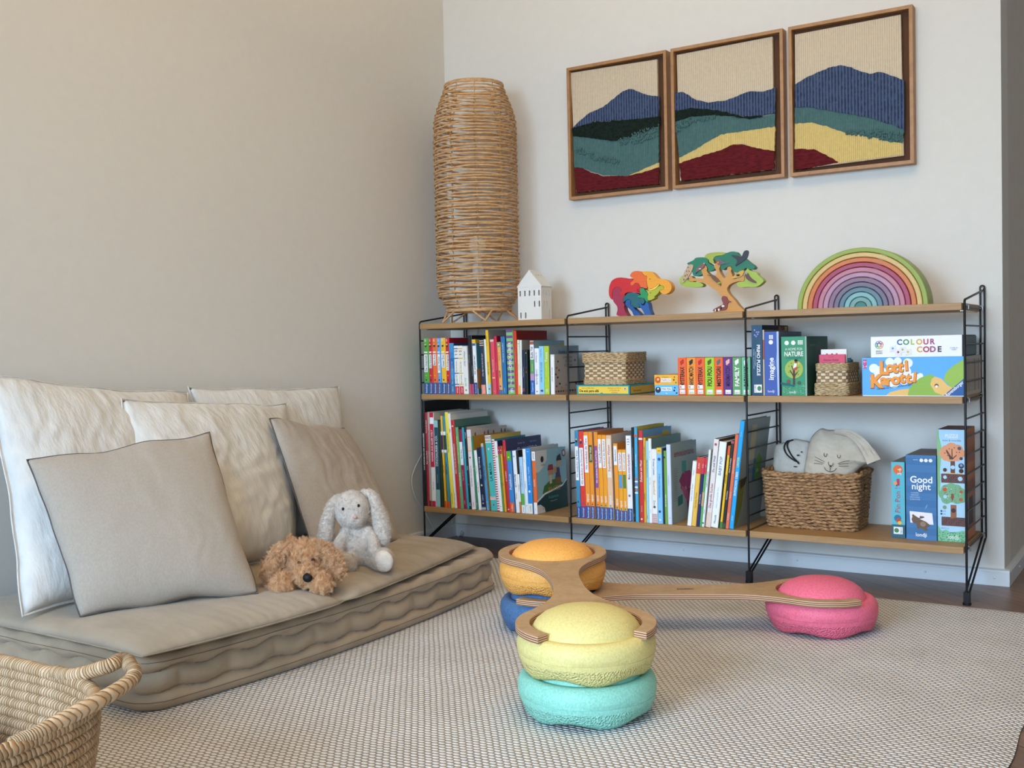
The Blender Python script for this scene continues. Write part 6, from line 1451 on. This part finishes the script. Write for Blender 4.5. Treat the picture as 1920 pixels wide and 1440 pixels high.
# ---- bottom shelf, corner bay
a = (785, 750, 6.55); b = (870, 780, 7.2); c = (950, 800, 8.0)
an = [([(0, .80), (1, .80), (1, 1), (0, 1)], 'b9b6ae')]
rowB = [
 (*a, 68, 106, 35, 15, 1310, '1d1c1e', 'very tall black dinosaur atlas', dict(dep=.262, cov='151413', txt=[('DAS RIESENBUCH DER DINOSAURIER', .52, .56, 'd8d4d0', .42)])),
 (*a, 108, 136, 69, 156, 1312, 'a92436', 'tall slim red book', dict(dep=.2, cov='a39d90', txt=[('Mein erstes Buch', .52, .3, 'eadcd8', .5), ('Tiere aus der Heimat', .85, .2, 'eadcd8', .4)])),
 (*a, 138, 166, 104, 149, 1314, 'a39a8c', 'tall slim stone grey book', dict(dep=.2, cov='b3ad9e', bands=[(0, .06, '6a2c2c')], txt=[('MITTEN IM WALD VIELE TIERE', .7, .5, '5f574c', .4)])),
 (*a, 168, 218, 141, 157, 1318, 'e0dfe2', 'white book with a long crimson panel', dict(dep=.21, cov='bdb7a8', bands=[(0, .06, 'b42440'), (.42, .88, 'b42440'), (.95, 1, 'b42440')], txt=[('KINDER AUS ALLER WELT', .65, .4, 'eadcdc', .4), ('Tyler Feder', .22, .18, '6a7a94', .28)])),
 (*a, 224, 277, 196, 252, 1322, '284a58', 'dark petrol book with pale teal ends', dict(dep=.19, bands=[(0, .2, '8fb4b6'), (.92, 1, '8fb4b6')], txt=[('DINOSAURIER & CO.', .65, .38, 'eef0f0', .46), ('Dino-Lexikon', .33, .15, 'a8bcc0', .22)])),
 (*a, 279, 309, 245, 262, 1326, '27381f', 'thin dark moss green book', dict(dep=.15)),
 (*a, 311, 341, 240, 197, 1330, 'e0a928', 'slim amber book with white and purple block', dict(dep=.17, cov='9a7420', bands=[(0, .07, 'c8461c'), (.60, .83, 'e4e0e2'), (.63, .79, '4a3050')], txt=[('LAIA I LAIA', .42, .22, '40321a', .45)])),
 (*a, 344, 384, 277, 197, 1332, '3f8496', 'slim steel blue book with white and green block', dict(dep=.17, bands=[(0, .07, 'c8461c'), (.60, .83, 'e0e4e2'), (.63, .79, '24463c')], txt=[('SOFÍA I PAU', .42, .22, '1c343c', .45)])),
 (*a, 398, 438, 310, 152, 1332, 'e6cf48', 'tall lemon yellow book', dict(dep=.22, cov='c9c5b8', txt=[('Peter und Lisa Freunde', .68, .40, '4a4420', .38), ('Lotte und Max', .1, .14, '4a4420', .34)])),
 (*a, 440, 469, 346, 168, 1330, 'dedcde', 'tall white book', dict(dep=.232, cov='b7b5ad', txt=[('1987', .82, .14, 'a04450', .55), ('Annette Langen', .12, .16, '5a5a60', .3)], right=[([(.02, .79), (.98, .79), (.98, .985), (.02, .985)], 'cac6bd')]+[([(s, v), (s+.035, v+.02), (s+.03, v+.08), (s-.01, v+.06)], cc) for s, v, cc in ((.06, .83, '5a4a3a'), (.14, .82, '3a3a34'), (.26, .85, '8a7a6a'), (.36, .82, '4a4440'), (.47, .83, 'a04a2c'), (.55, .83, 'b07040'), (.64, .82, 'a8742c'), (.76, .85, '6a8a90'), (.88, .85, '7a9a8a'))])),
 (*a, 471, 515, 391, 248, 1332, 'b7332f', 'red book with a white bear at the head', dict(dep=.225, cov='4f6f60', txt=[('MEIN ERSTES BILDERLEXIKON', .56, .55, 'e4c8c0', .4)], dots=[(.5, .93, .003, 'e8d8d0')])),
 (*a, 523, 560, 441, 337, 1338, '63a06e', 'mid green book with yellow lettering', dict(dep=.2, cov='274838', txt=[('PERSONAJES DE CUENTOS', .72, .40, 'd2cc50', .46), ('INOLVIDABLES', .36, .24, 'e8ece4', .42)])),
 (*a, 562, 600, 483, 362, 1344, '8a1d3f', 'maroon book with a white middle', dict(dep=.2, cov='24362f', bands=[(.55, .84, 'd8e2ea')], txt=[('Bauer Beck', .69, .22, '4a6a8a', .4), ('Tigris del Pastel', .42, .2, 'd8a8b4', .34), ('edebé', .08, .08, 'd8a8b4', .36)])),
 (*b, 48, 79, 1, 156, 1266, '2c93a8', 'slim turquoise book', dict(dep=.2, txt=[('La cuncta de la cigala', .7, .5, 'c8e0e4', .36)])),
 (*b, 81, 113, 20, 152, 1268, '1f2825', 'slim black green illustrated book', dict(dep=.2, cov='b3a99f', txt=[('Col·lecció', .9, .16, 'c8ccc8', .4), ('Takatá', .5, .12, 'c8ccc8', .4), ('Jane', .06, .08, 'd8dcd8', .5)], dots=[(.5, .3, .003, '7a4030')])),
 (*b, 115, 171, 27, 188, 1270, 'dcd0d2', 'pinkish white book with an orange oval', dict(dep=.228, cov='b5a89c', strips=[(.73, .91, 'c87a3c'), (.735, .905, 'dcc8b8')], txt=[('Die Kinder von Nebenan', .42, .4, '3a3038', .3), ('arena', .06, .06, 'b0505a', .3)], dots=[(.5, .65, .003, '7a3a2a')], right=[([(s, v), (s+.04, v), (s+.035, v+.06), (s+.005, v+.05)], cc) for s, v, cc in ((.1, .9, '4a4a4c'), (.35, .9, 'a04434'), (.45, .91, '5a4a44'), (.6, .9, '8a3a34'), (.82, .91, '4a5a54'), (.92, .9, '34344c'), (.2, .86, '6a3a34'))])),
 (*b, 173, 196, 94, 275, 1272, '2b7b58', 'thin emerald book', dict(dep=.23, cov='b07c22', txt=[('Jardí', .08, .1, 'c8d8c8', .4)], dots=[(.5, .56, .0015, 'd8d850')])),
 (*b, 199, 238, 131, 468, 1278, 'dfe4dc', 'cream white book with red lettering', dict(dep=.16, txt=[('Klara kommt', .68, .2, '6a6a60', .3), ('und wer noch', .38, .22, 'a03a3c', .4)])),
 (*b, 240, 306, 168, 434, 1275, '1d2741', 'midnight blue book with white script', dict(dep=.16, bands=[(0, .05, '6a8ab8'), (.015, .03, 'd8a850')], txt=[('Bones nits, estrelles', .68, .36, 'd8dce4', .34, -1), ('LIBERO', .2, .1, 'b0b4c0', .3)], dots=[(.5, .40, .0035, 'c8b89a'), (.5, .11, .003, 'c08a7a')])),
 (*b, 310, 347, 226, 372, 1280, '4a86ae', 'worn mid blue book with dark lettering', dict(dep=.2, cov='c0912c', bands=[(.95, 1, 'b8a890')], txt=[('UNSER TÄGLICHES', .56, .6, '20405c', .4), ('RAVENSBURGER', .08, .12, 'c8d8e8', .28)])),
 (*b, 366, 453, 276, 267, 1290, '49aaa6', 'thick teal book with multicoloured bands', dict(dep=.19, cov='c3a146', bands=[(.905, 1, 'e8e4dc'), (.975, .985, '3a2a2c'), (.955, .965, 'a03c44'), (.935, .945, 'd07a3c'), (.918, .928, '5a8a44'), (.148, .19, 'e8e4dc'), (.18, .186, '3a2a3c'), (.168, .174, 'a03c44'), (.155, .161, 'd07a3c')], txt=[('LA MASIA', .52, .26, '245056', .42)], dots=[(.5, .82, .0035, 'd8c8a8'), (.5, .08, .003, '7a3a50')])),
 (*b, 455, 490, 368, 318, 1290, 'e4dcdc', 'spiral bound book with red and white chequered edge', dict(dep=.2, cov='2f7890', bands=[(v/30, v/30+.016, 'a83a48') for v in range(0, 30)])),
 (*b, 492, 526, 411, 342, 1292, 'e0e0e6', 'thin white book with an orange mark', dict(dep=.18, cov='2a2c54', dots=[(.5, .78, .003, 'e0a060')], txt=[('2', .07, .02, '3a3a40', .5)])),
 (*b, 530, 557, 461, 412, 1295, '5f8434', 'thin olive green book with crimson head', dict(dep=.15, bands=[(.885, 1, 'a82c48')], txt=[('Conte', .42, .14, '36501c', .4)], dots=[(.5, .94, .0018, 'e4c8d0')])),
 (*b, 560, 586, 492, 412, 1295, 'e0932f', 'thin orange book with crimson head', dict(dep=.15, bands=[(.885, 1, 'a82c48')], txt=[('Conte', .42, .14, '8a5418', .4)], dots=[(.5, .94, .0018, 'e4c8d0')])),
 (*b, 588, 625, 511, 328, 1298, 'bb2b38', 'scarlet book with the wide indigo cover beside it', dict(dep=.232, cov='2b2d57', txt=[('EL VAMPIRO', .5, .26, 'e4c0c0', .42), ('Davide Cali', .82, .3, 'e4c0c0', .3), ('B', .04, .03, 'e8c8c0', .6)], rtxt=[('EL VAMPIRO', .58, .835, .017, 'c2c2d6', .66), ('Davide Cali', .42, .93, .007, 'a0a0b8', .24), ('Mar Ferrer', .76, .93, .007, 'a0a0b8', .22)])),
 (*b, 628, 693, 568, 477, 1303, '3e7dbb', 'blue book with green head and orange foot', dict(dep=.15, bands=[(0, .155, 'd85a28'), (.845, 1, '5a9a34')], txt=[('Puzzlebuch', .5, .26, 'eef2f4', .46), ('arsEdition', .08, .12, 'f0d8c8', .34)], dots=[(.5, .90, .003, 'e0d050')])),
 (*c, 140, 196, 76, 364, 1208, 'e4e3e0', 'white book with handwritten lettering', dict(dep=.14, txt=[('Aprenc a lli', .52, .30, '34343c', .48, -1), ('calmes', .27, .14, 'b06a4c', .4, -1)], dots=[(.45, .91, .003, '7aa8c8')])),
 (*c, 198, 230, 142, 358, 1290, '1b1b1d', 'black book with a white lower half', dict(dep=.14, bands=[(.18, .62, 'e0dedc'), (0, .18, 'b8744c')], txt=[('UNA BOCA', .4, .34, '3a3a3c', .4, -1)])),
 (*c, 233, 285, 179, 460, 1300, 'a4c6de', 'pale blue book with a green meadow', dict(dep=.14, bands=[(0, .145, 'e4e4e2'), (.145, .35, '5fa044')], txt=[('TIERE DER BAUERNHÖFE', .66, .4, '5f8aa8', .34), ('oetinger', .07, .11, '6a6a6a', .3)])),
 (*c, 290, 336, 233, 337, 1302, 'dde5f0', 'white book with grey blue lettering', dict(dep=.16, cov='b5b1ae', txt=[('L\'AMISTAT', .45, .3, '6a7a94', .34), ('Nadja', .82, .13, '8a9ab0', .3), ('1', .12, .02, '4a5464', .5)])),
 (*c, 338, 409, 289, 327, 1305, '2a83cc', 'bright blue book with white foot', dict(dep=.185, cov='b2afab', bands=[(0, .155, 'dcdcd0')], txt=[('La tortuga - Franklin', .58, .42, 'd4e8f6', .3), ('1', .95, .04, 'eef4f8', .4), ('cruïlla', .08, .11, '5a7a9a', .34)], dots=[(.5, .34, .004, 'eef4f8')])),
 (*c, 413, 468, 387, 377, 1306, 'd9632f', 'pirate picture book with orange and white spine', dict(dep=.20, cov='8db4bc', bands=[(0, .185, 'e6e4e2'), (.855, 1, 'e6e4e2')], txt=[('PIRATES', .5, .2, 'f4dcd0', .34), ('¡ENTRA!', .93, .1, '5a4a48', .34), ('0', .08, .05, '2a2a2c', .5, 0)],
    right=[([(0, .66), (.12, .67), (.26, .74), (.36, .84), (.37, 1), (0, 1)], 'cfcbc6'), ([(0, .2), (.3, .31), (.7, .36), (1, .45), (1, 0), (.2, 0), (.12, .1), (0, .1)], '1f3f40'), ([(0, 0), (.25, 0), (.22, .08), (.1, .14), (0, .14)], 'cfcbc6'), ([(.18, .3), (.24, .42), (.45, .5), (.68, .5), (.84, .42), (.86, .36), (.5, .3)], '3f6a2c'), ([(0, .18), (.25, .28), (.55, .32), (.85, .36), (1, .45), (1, .47), (.85, .39), (.55, .35), (.25, .31), (0, .22)], 'd4dde0'),
       ([(.42, .44), (.5, .44), (.5, .6), (.42, .6)], 'c8b08c'), ([(.38, .58), (.54, .58), (.56, .68), (.40, .69)], 'b8805c'), ([(.36, .66), (.56, .66), (.54, .75), (.40, .75)], '8a2c34'), ([(.60, .42), (.80, .42), (.80, .54), (.60, .54)], '7a5528'), ([(.62, .52), (.78, .52), (.76, .68), (.64, .68)], '4a3a5c'), ([(.58, .60), (.66, .60), (.66, .70), (.58, .70)], 'c08a3c'), ([(.68, .70), (.82, .70), (.82, .80), (.70, .80)], 'c09a78'), ([(.66, .79), (.84, .79), (.80, .90), (.70, .87)], '2c2430'),
       ([(.92+.06*math.cos(i*PI/5), .90+.062*math.sin(i*PI/5)) for i in range(10)], 'a83a34'), ([(.92+.035*math.cos(i*PI/5), .90+.037*math.sin(i*PI/5)) for i in range(10)], 'c8d0d0'), ([(.2+.05*math.cos(i*PI/5), .86+.052*math.sin(i*PI/5)) for i in range(10)], '2c2a2c')],
    rtxt=[('PIRATES', .55, .355, .016, 'c8803c', .5), ('Rodamons', .52, .23, .011, '4a9a94', .42), ('Il·lustrat per Mercè', .52, .16, .004, 'b8c4c4', .4), ('allà BÚS', .22, .77, .006, '4a3a3c', .28), ('0', .17, .07, .008, '2a2a2c', .1)])),
]
row(rowB, ZB, YF-.002, 'from the corner, lowest shelf', 'books of the bottom shelf, corner bay')
# ---- bottom shelf, centre bay
a = (1065, 780, 6.857); b = (1175, 780, 6.545); c = (1280, 770, 6.0)
def tip(col='e0902c', t='tiptoi', s0=0, s1=0, sc='e8e4e0', title='', tc='4a3a6a', extra=(), num='c03c44', **kw):
    return dict(dep=.185, narrow=0, bands=[(0, .145, '2c4f8a')], strips=([(s0, s1, sc)] if s1 else [])+list(extra), txt=[(t, .235, .13, 'f2ece4', .5), ('Ravensburger', .07, .13, 'dce4f0', .36), (title, (s0+s1)/2, (s1-s0)*.9, tc, .42)], dots=[(.5, .165, .003, num)], **kw)
rowC = [
 (*a, 115, 166, 82, 190, 1282, '3a7ea2', 'blue book with white title strip', dict(dep=.175, bands=[(0, .125, '264a86')], strips=[(.43, .82, 'dfe6ee')], txt=[('Wir entdecken die Ritter', .62, .36, '3a5a80', .44), ('Ravensburger', .06, .11, 'dce4f0', .36)], dots=[(.5, .88, .0045, '26324a'), (.5, .90, .0025, 'e0c060'), (.5, .18, .003, '1f3a60')])),
 (*a, 173, 237, 138, 198, 1288, 'cf3a33', 'red book with white title strip', dict(dep=.175, bands=[(0, .135, '42488a')], strips=[(.37, .81, 'ece4e2')], txt=[('Wir entdecken die Dinosaurier', .59, .41, 'a03a3c', .4), ('Ravensburger', .065, .11, 'dce4f0', .34)], dots=[(.5, .87, .0045, '3a3a5a'), (.5, .90, .0025, 'e0c060'), (.5, .18, .003, '5a5aa0')])),
 (*a, 242, 304, 200, 208, 1292, 'e08a2e', 'orange book with long white title panel', tip(s0=.53, s1=.96, title='Wir entdecken die Tiere', tc='8a2c54', cov='b0aaa2')),
 (*a, 309, 362, 260, 208, 1298, 'df8a2d', 'orange book with dark green title panel', tip(s0=.65, s1=.85, sc='4a5a2c', title='Unser Wald', tc='e8e4d8', cov='b0aaa2')),
 (*a, 368, 417, 323, 208, 1303, 'df8a2d', 'orange book with long purple title panel', tip(s0=.36, s1=.84, sc='8a4a8a', title='Wir entdecken Pferde und Ponys', tc='eee0ea', cov='c2742c')),
 (*a, 424, 474, 383, 245, 1306, 'e6952a', 'amber book with slim white title panel and green number', tip(s0=.61, s1=.95, title='Das große Lexikon', num='4a8a5c', cov='c2742c')),
 (*a, 476, 530, 438, 245, 1310, 'e6952a', 'second amber book with slim white title panel', tip(s0=.61, s1=.95, title='Rund um den Bauernhof', tc='8a5a3c', num='4a8a5c', cov='c2742c')),
 (*a, 534, 605, 497, 249, 1313, 'd9b08e', 'book in worn clear wrapping, pale orange', tip(s0=.5, s1=.96, sc='dccfc0', title='Expedition Wissen', tc='b0502c', num='7aa08a', cov='b8b4ae')),
 (*a, 611, 666, 576, 355, 1323, 'e08f2c', 'orange book with white lettering block at its head', tip(s0=.72, s1=.97, title='Bilderbuch', tc='3a5a8a', num='4a7a5c', cov='c47a26')),
 (*a, 670, 722, 638, 435, 1328, 'e39a2a', 'short amber book with blue label', tip(s0=.70, s1=.96, title='Ritter und Burgen', tc='7a3a6a', extra=[(.46, .65, '4a90c0')], num='4a8a6c')),
 (*a, 726, 776, 691, 435, 1332, 'e39a2a', 'short amber book with green label', tip(s0=.70, s1=.96, title='Autos und Laster', tc='7a3a6a', extra=[(.46, .65, '4a7a3c')], num='4a8a6c')),
 (*b, 20, 88, 0, 243, 1270, 'dcdce8', 'white book with red lettering and navy foot', dict(dep=.18, cov='a5a2a0', bands=[(0, .15, '2c4f8a')], txt=[('Meine ersten Kinderlieder', .64, .3, 'a03a44', .4), ('1 2 3', .93, .08, '4a4a50', .4), ('Ravensburger', .075, .13, 'dce4f0', .34)], dots=[(.5, .3, .004, 'a05a80')])),
 (*b, 90, 120, 61, 142, 1280, '1e2226', 'tall slim black book', dict(dep=.2, cov='c0aa28', txt=[('DAS GROSSE BUCH', .72, .36, '7a8088', .4), ('Beltz', .07, .08, '4a8a6a', .4)])),
 (*b, 122, 161, 96, 140, 1284, '3d9cc8', 'tall azure book with small coloured squares', dict(dep=.2, cov='bfa92c', txt=[('JAHRESZEITEN', .65, .3, 'a8d4e8', .4)], bands=[(.3, .315, 'e0dcd0'), (.33, .345, 'c05a4a'), (.36, .375, 'e0dcd0'), (.39, .405, '8a5a9a'), (.42, .435, 'e0dcd0'), (.45, .465, 'c05a4a'), (.9, .92, 'd04a3c')])),
 (*b, 163, 213, 144, 180, 1288, 'c03138', 'red hardback with white script', dict(dep=.215, cov='5f93bd', txt=[('Zuhause am Meer', .56, .34, 'f0e4e0', .5), ('Bohem', .15, .08, 'e8a8a0', .36)], bands=[(.90, .92, 'eedcd8')], dots=[(.5, .035, .003, 'eedcc8')], right=[([(0, 0), (1, 0), (1, .8), (0, .8)], 'a88a2c'), ([(.6, .87), (.75, .93), (.92, .9), (1, .84), (1, .88), (.9, .96), (.7, .97)], 'b0a03c')])),
 (*b, 215, 246, 199, 268, 1293, 'd29c2e', 'slim mustard book', dict(dep=.18, txt=[('Wo ist denn die Maus', .82, .3, '5a4414', .4), ('LA MAISON', .3, .13, '5a4414', .42)])),
 (*b, 248, 279, 239, 308, 1297, '8ec4d4', 'slim pale turquoise book', dict(dep=.18, txt=[('WO WOHNEN DIE TIERE', .66, .45, '34606c', .42), ('KERLE', .07, .08, '34606c', .36)])),
 (*b, 281, 318, 269, 278, 1301, 'e2e4ea', 'white book with grey lettering', dict(dep=.225, cov='5f7f78', txt=[('La cabra de nadal', .8, .26, '5a626c', .3), ('Mario i el llop', .5, .3, '5a626c', .3), ('A fondo', .14, .14, '5a626c', .28)], right=[([(.05, .55), (.12, .72), (.24, .86), (.36, .88), (.44, .8), (.46, .55)], '2a2220')])),
 (*b, 324, 391, 309, 408, 1302, 'e0dcd6', 'cream book with red striped foot', dict(dep=.15, bands=[(v/60, v/60+.008, 'b04a4c') for v in range(0, 8)], txt=[('Erstes Lesen', .76, .22, '3a7aa8', .4, -1), ('Bauernhof', .48, .2, 'b89a3c', .42, -1), ('Zwerg', .26, .1, '4a4a4c', .36, -1)], dots=[(.5, .22, .004, '4a4a50')])),
 (*b, 396, 459, 376, 391, 1308, '7ab6e0', 'light blue book with yellow head', dict(dep=.15, bands=[(.925, 1, 'e2b52c')], txt=[('5-Minuten-Geschichten', .5, .32, '3a4a7a', .34, -1), ('1', .96, .05, '5a4414', .5)], dots=[(.5, .85, .005, '34507a'), (.45, .16, .004, '2c3c5c'), (.5, .05, .003, 'e4ecf0')])),
 (*b, 461, 480, 441, 402, 1308, '222a4c', 'thin navy book', dict(dep=.15)),
 (*b, 482, 517, 461, 428, 1314, '6a9a3c', 'leaf green book', dict(dep=.14, txt=[('Wer ist der Dieb?', .32, .24, 'e8f0d8', .4)], dots=[(.4, .91, .003, '24301c')])),
 (*b, 519, 571, 492, 352, 1320, 'c3cbe2', 'pale lavender hardback with the grey green cover showing', dict(dep=.20, cov='8e9c98', txt=[('emocionario', .55, .3, '7a84a4', .3, -1), ('v', .08, .03, '8a4a5c', .4)],
    rtxt=[('emocionario', .50, .875, .022, '9a3038', .86)],
    right=[([(.42, .62), (.58, .62), (.58, .76), (.42, .76)], '3f8a80'), ([(.30, .52), (.46, .62), (.62, .48), (.46, .38)], '8f2c5c'), ([(.50, .62), (.72, .62), (.86, .5), (.62, .36), (.52, .48)], '9a3068'), ([(.55, .38), (.78, .40), (.74, .05), (.62, .05)], '7f2a5a'), ([(.34, .46), (.5, .42), (.62, .36), (.66, .2), (.5, .3)], 'b04a70'), ([(.24, .20), (.42, .22), (.42, .34), (.24, .32)], '2c6a62'), ([(.35, .41), (.39, .41), (.39, .44), (.35, .44)], 'b03440')]+[([(.08, .28+.025*i), (.24+.03*math.sin(i*2.3), .28+.025*i), (.24+.03*math.sin(i*2.3), .286+.025*i), (.08, .286+.025*i)], '6f7a78') for i in range(17)])),
 (*c, 58, 108, 133, 574, 1292, 'e4e4e8', 'leaning white book', dict(seg=1, dep=.13, txt=[('Kasper und der Räuber', .52, .4, '4a6a80', .3), ('Otfried', .82, .14, '6a7a88', .3)])),
 (*c, 112, 165, 187, 532, 1298, 'dcb04a', 'leaning yellow book with red head', dict(seg=1, dep=.13, cov='2a3c68', bands=[(.765, 1, 'c63f30')], txt=[('Für meine Familie', .38, .36, '5a4a20', .34), ('duden', .88, .14, 'f0d8d0', .36)])),
 (*c, 167, 206, 243, 533, 1298, '2e2a5c', 'leaning indigo book with red head', dict(seg=1, dep=.13, bands=[(.765, 1, 'c63040')], txt=[('Lisa und Otto', .4, .3, 'd8d4e0', .36), ('duden', .88, .14, 'f0d8d0', .36)])),
 (*c, 208, 234, 277, 533, 1298, '58a05c', 'leaning green book with red head', dict(seg=1, dep=.13, bands=[(.765, 1, 'c63040'), (.3, .5, 'b89a70')], txt=[('duden', .88, .14, 'f0d8d0', .36)])),
 (*c, 236, 264, 327, 447, 1300, 'dee0e2', 'leaning slim white book with dark lettering', dict(seg=1, dep=.16, txt=[('La gallina que va a la escuela', .62, .5, '3a4248', .4), ('Salvatella', .2, .12, '3a4a6a', .36)], dots=[(.5, .05, .0025, '1c4a44')])),
 (*c, 266, 326, 372, 326, 1304, 'd8cfcc', 'tall leaning cream book with big red and dark lettering', dict(seg=1, dep=.19, cov='4a443c', bands=[(0, .17, 'd4bcae')], txt=[('Das große Suchen', .36, .4, 'a04a50', .46), ('Du und Welt', .72, .26, '34506a', .42)], dots=[(.5, .94, .004, 'b04a3c')])),
 (*c, 333, 419, 442, 358, 1306, 'dfe2e8', 'thick leaning white book with slim blue grey capitals', dict(seg=1, dep=.17, cov='5a5048', txt=[('BABY POP', .72, .33, '6a7a98', .40), ('Kleine Leute große Stars', .35, .30, '8aa4c4', .2), ('Mosaik', .1, .1, '3a3a40', .3)])),
 (*c, 424, 452, 539, 403, 1310, 'e2b32c', 'leaning yellow book with orange head', dict(seg=1, dep=.16, bands=[(.89, 1, 'd0522c'), (0, .08, '3f7a3c')], txt=[('SUPERHELDEN', .6, .5, '4a3a14', .42)])),
 (*c, 454, 491, 574, 347, 1312, '2b2a2f', 'leaning charcoal book with white capitals', dict(seg=1, dep=.17, bands=[(0, .06, '34503c'), (.97, 1, 'a04a5a')], txt=[('Carme en el bosque', .72, .3, 'd8d4d4', .4), ('Geschichten', .38, .3, 'c8c4c4', .4)])),
 (*c, 494, 536, 617, 272, 1318, 'd2684a', 'tall leaning terracotta book', dict(seg=1, dep=.17, txt=[('Naturwissenschaften', .66, .36, 'eed0c0', .34), ('Geschichte', .36, .18, 'eed0c0', .3), ('A. KUNST', .13, .12, 'f0dccc', .34)])),
 (*c, 538, 591, 673, 120, 1322, '1f98d8', 'tallest leaning book, bright azure, against the ladder', dict(seg=1, dep=.225, cov='7f8a86', txt=[('ÜBER', .50, .12, 'e8f4fa', .5), ('UNTER', .62, .1, 'c8d860', .5), ('ENTDECKEN', .38, .14, 'e8f4fa', .45), ('Lernen', .1, .08, 'd0e8f4', .28), ('dtv junior', .88, .12, 'd0e8f4', .2)],
    right=[([(0, .45), (.12, .47), (.24, .4), (.22, .2), (.1, .03), (0, .02)], '6a7430'), ([(.05, .45), (.3, .47), (.26, .4), (.1, .36)], '3a3028'), ([(.55, .4), (.75, .42), (.82, .6), (.7, .66), (.55, .6)], '5a8a34'), ([(.3, .62), (.5, .62), (.5, .95), (.3, .95)], 'a39f82'), ([(.5, .4), (.58, .4), (.58, .62), (.5, .62)], '3a6a94')], rtxt=[('GRÜN', .4, .52, .016, '3a5f8a', .4), ('EIN', .66, .5, .012, 'c8d8c0', .18)])),
]
row(rowC, ZB, YF-.002, 'in the centre bay', 'books of the bottom shelf, centre bay', X0+2*P-.0045)
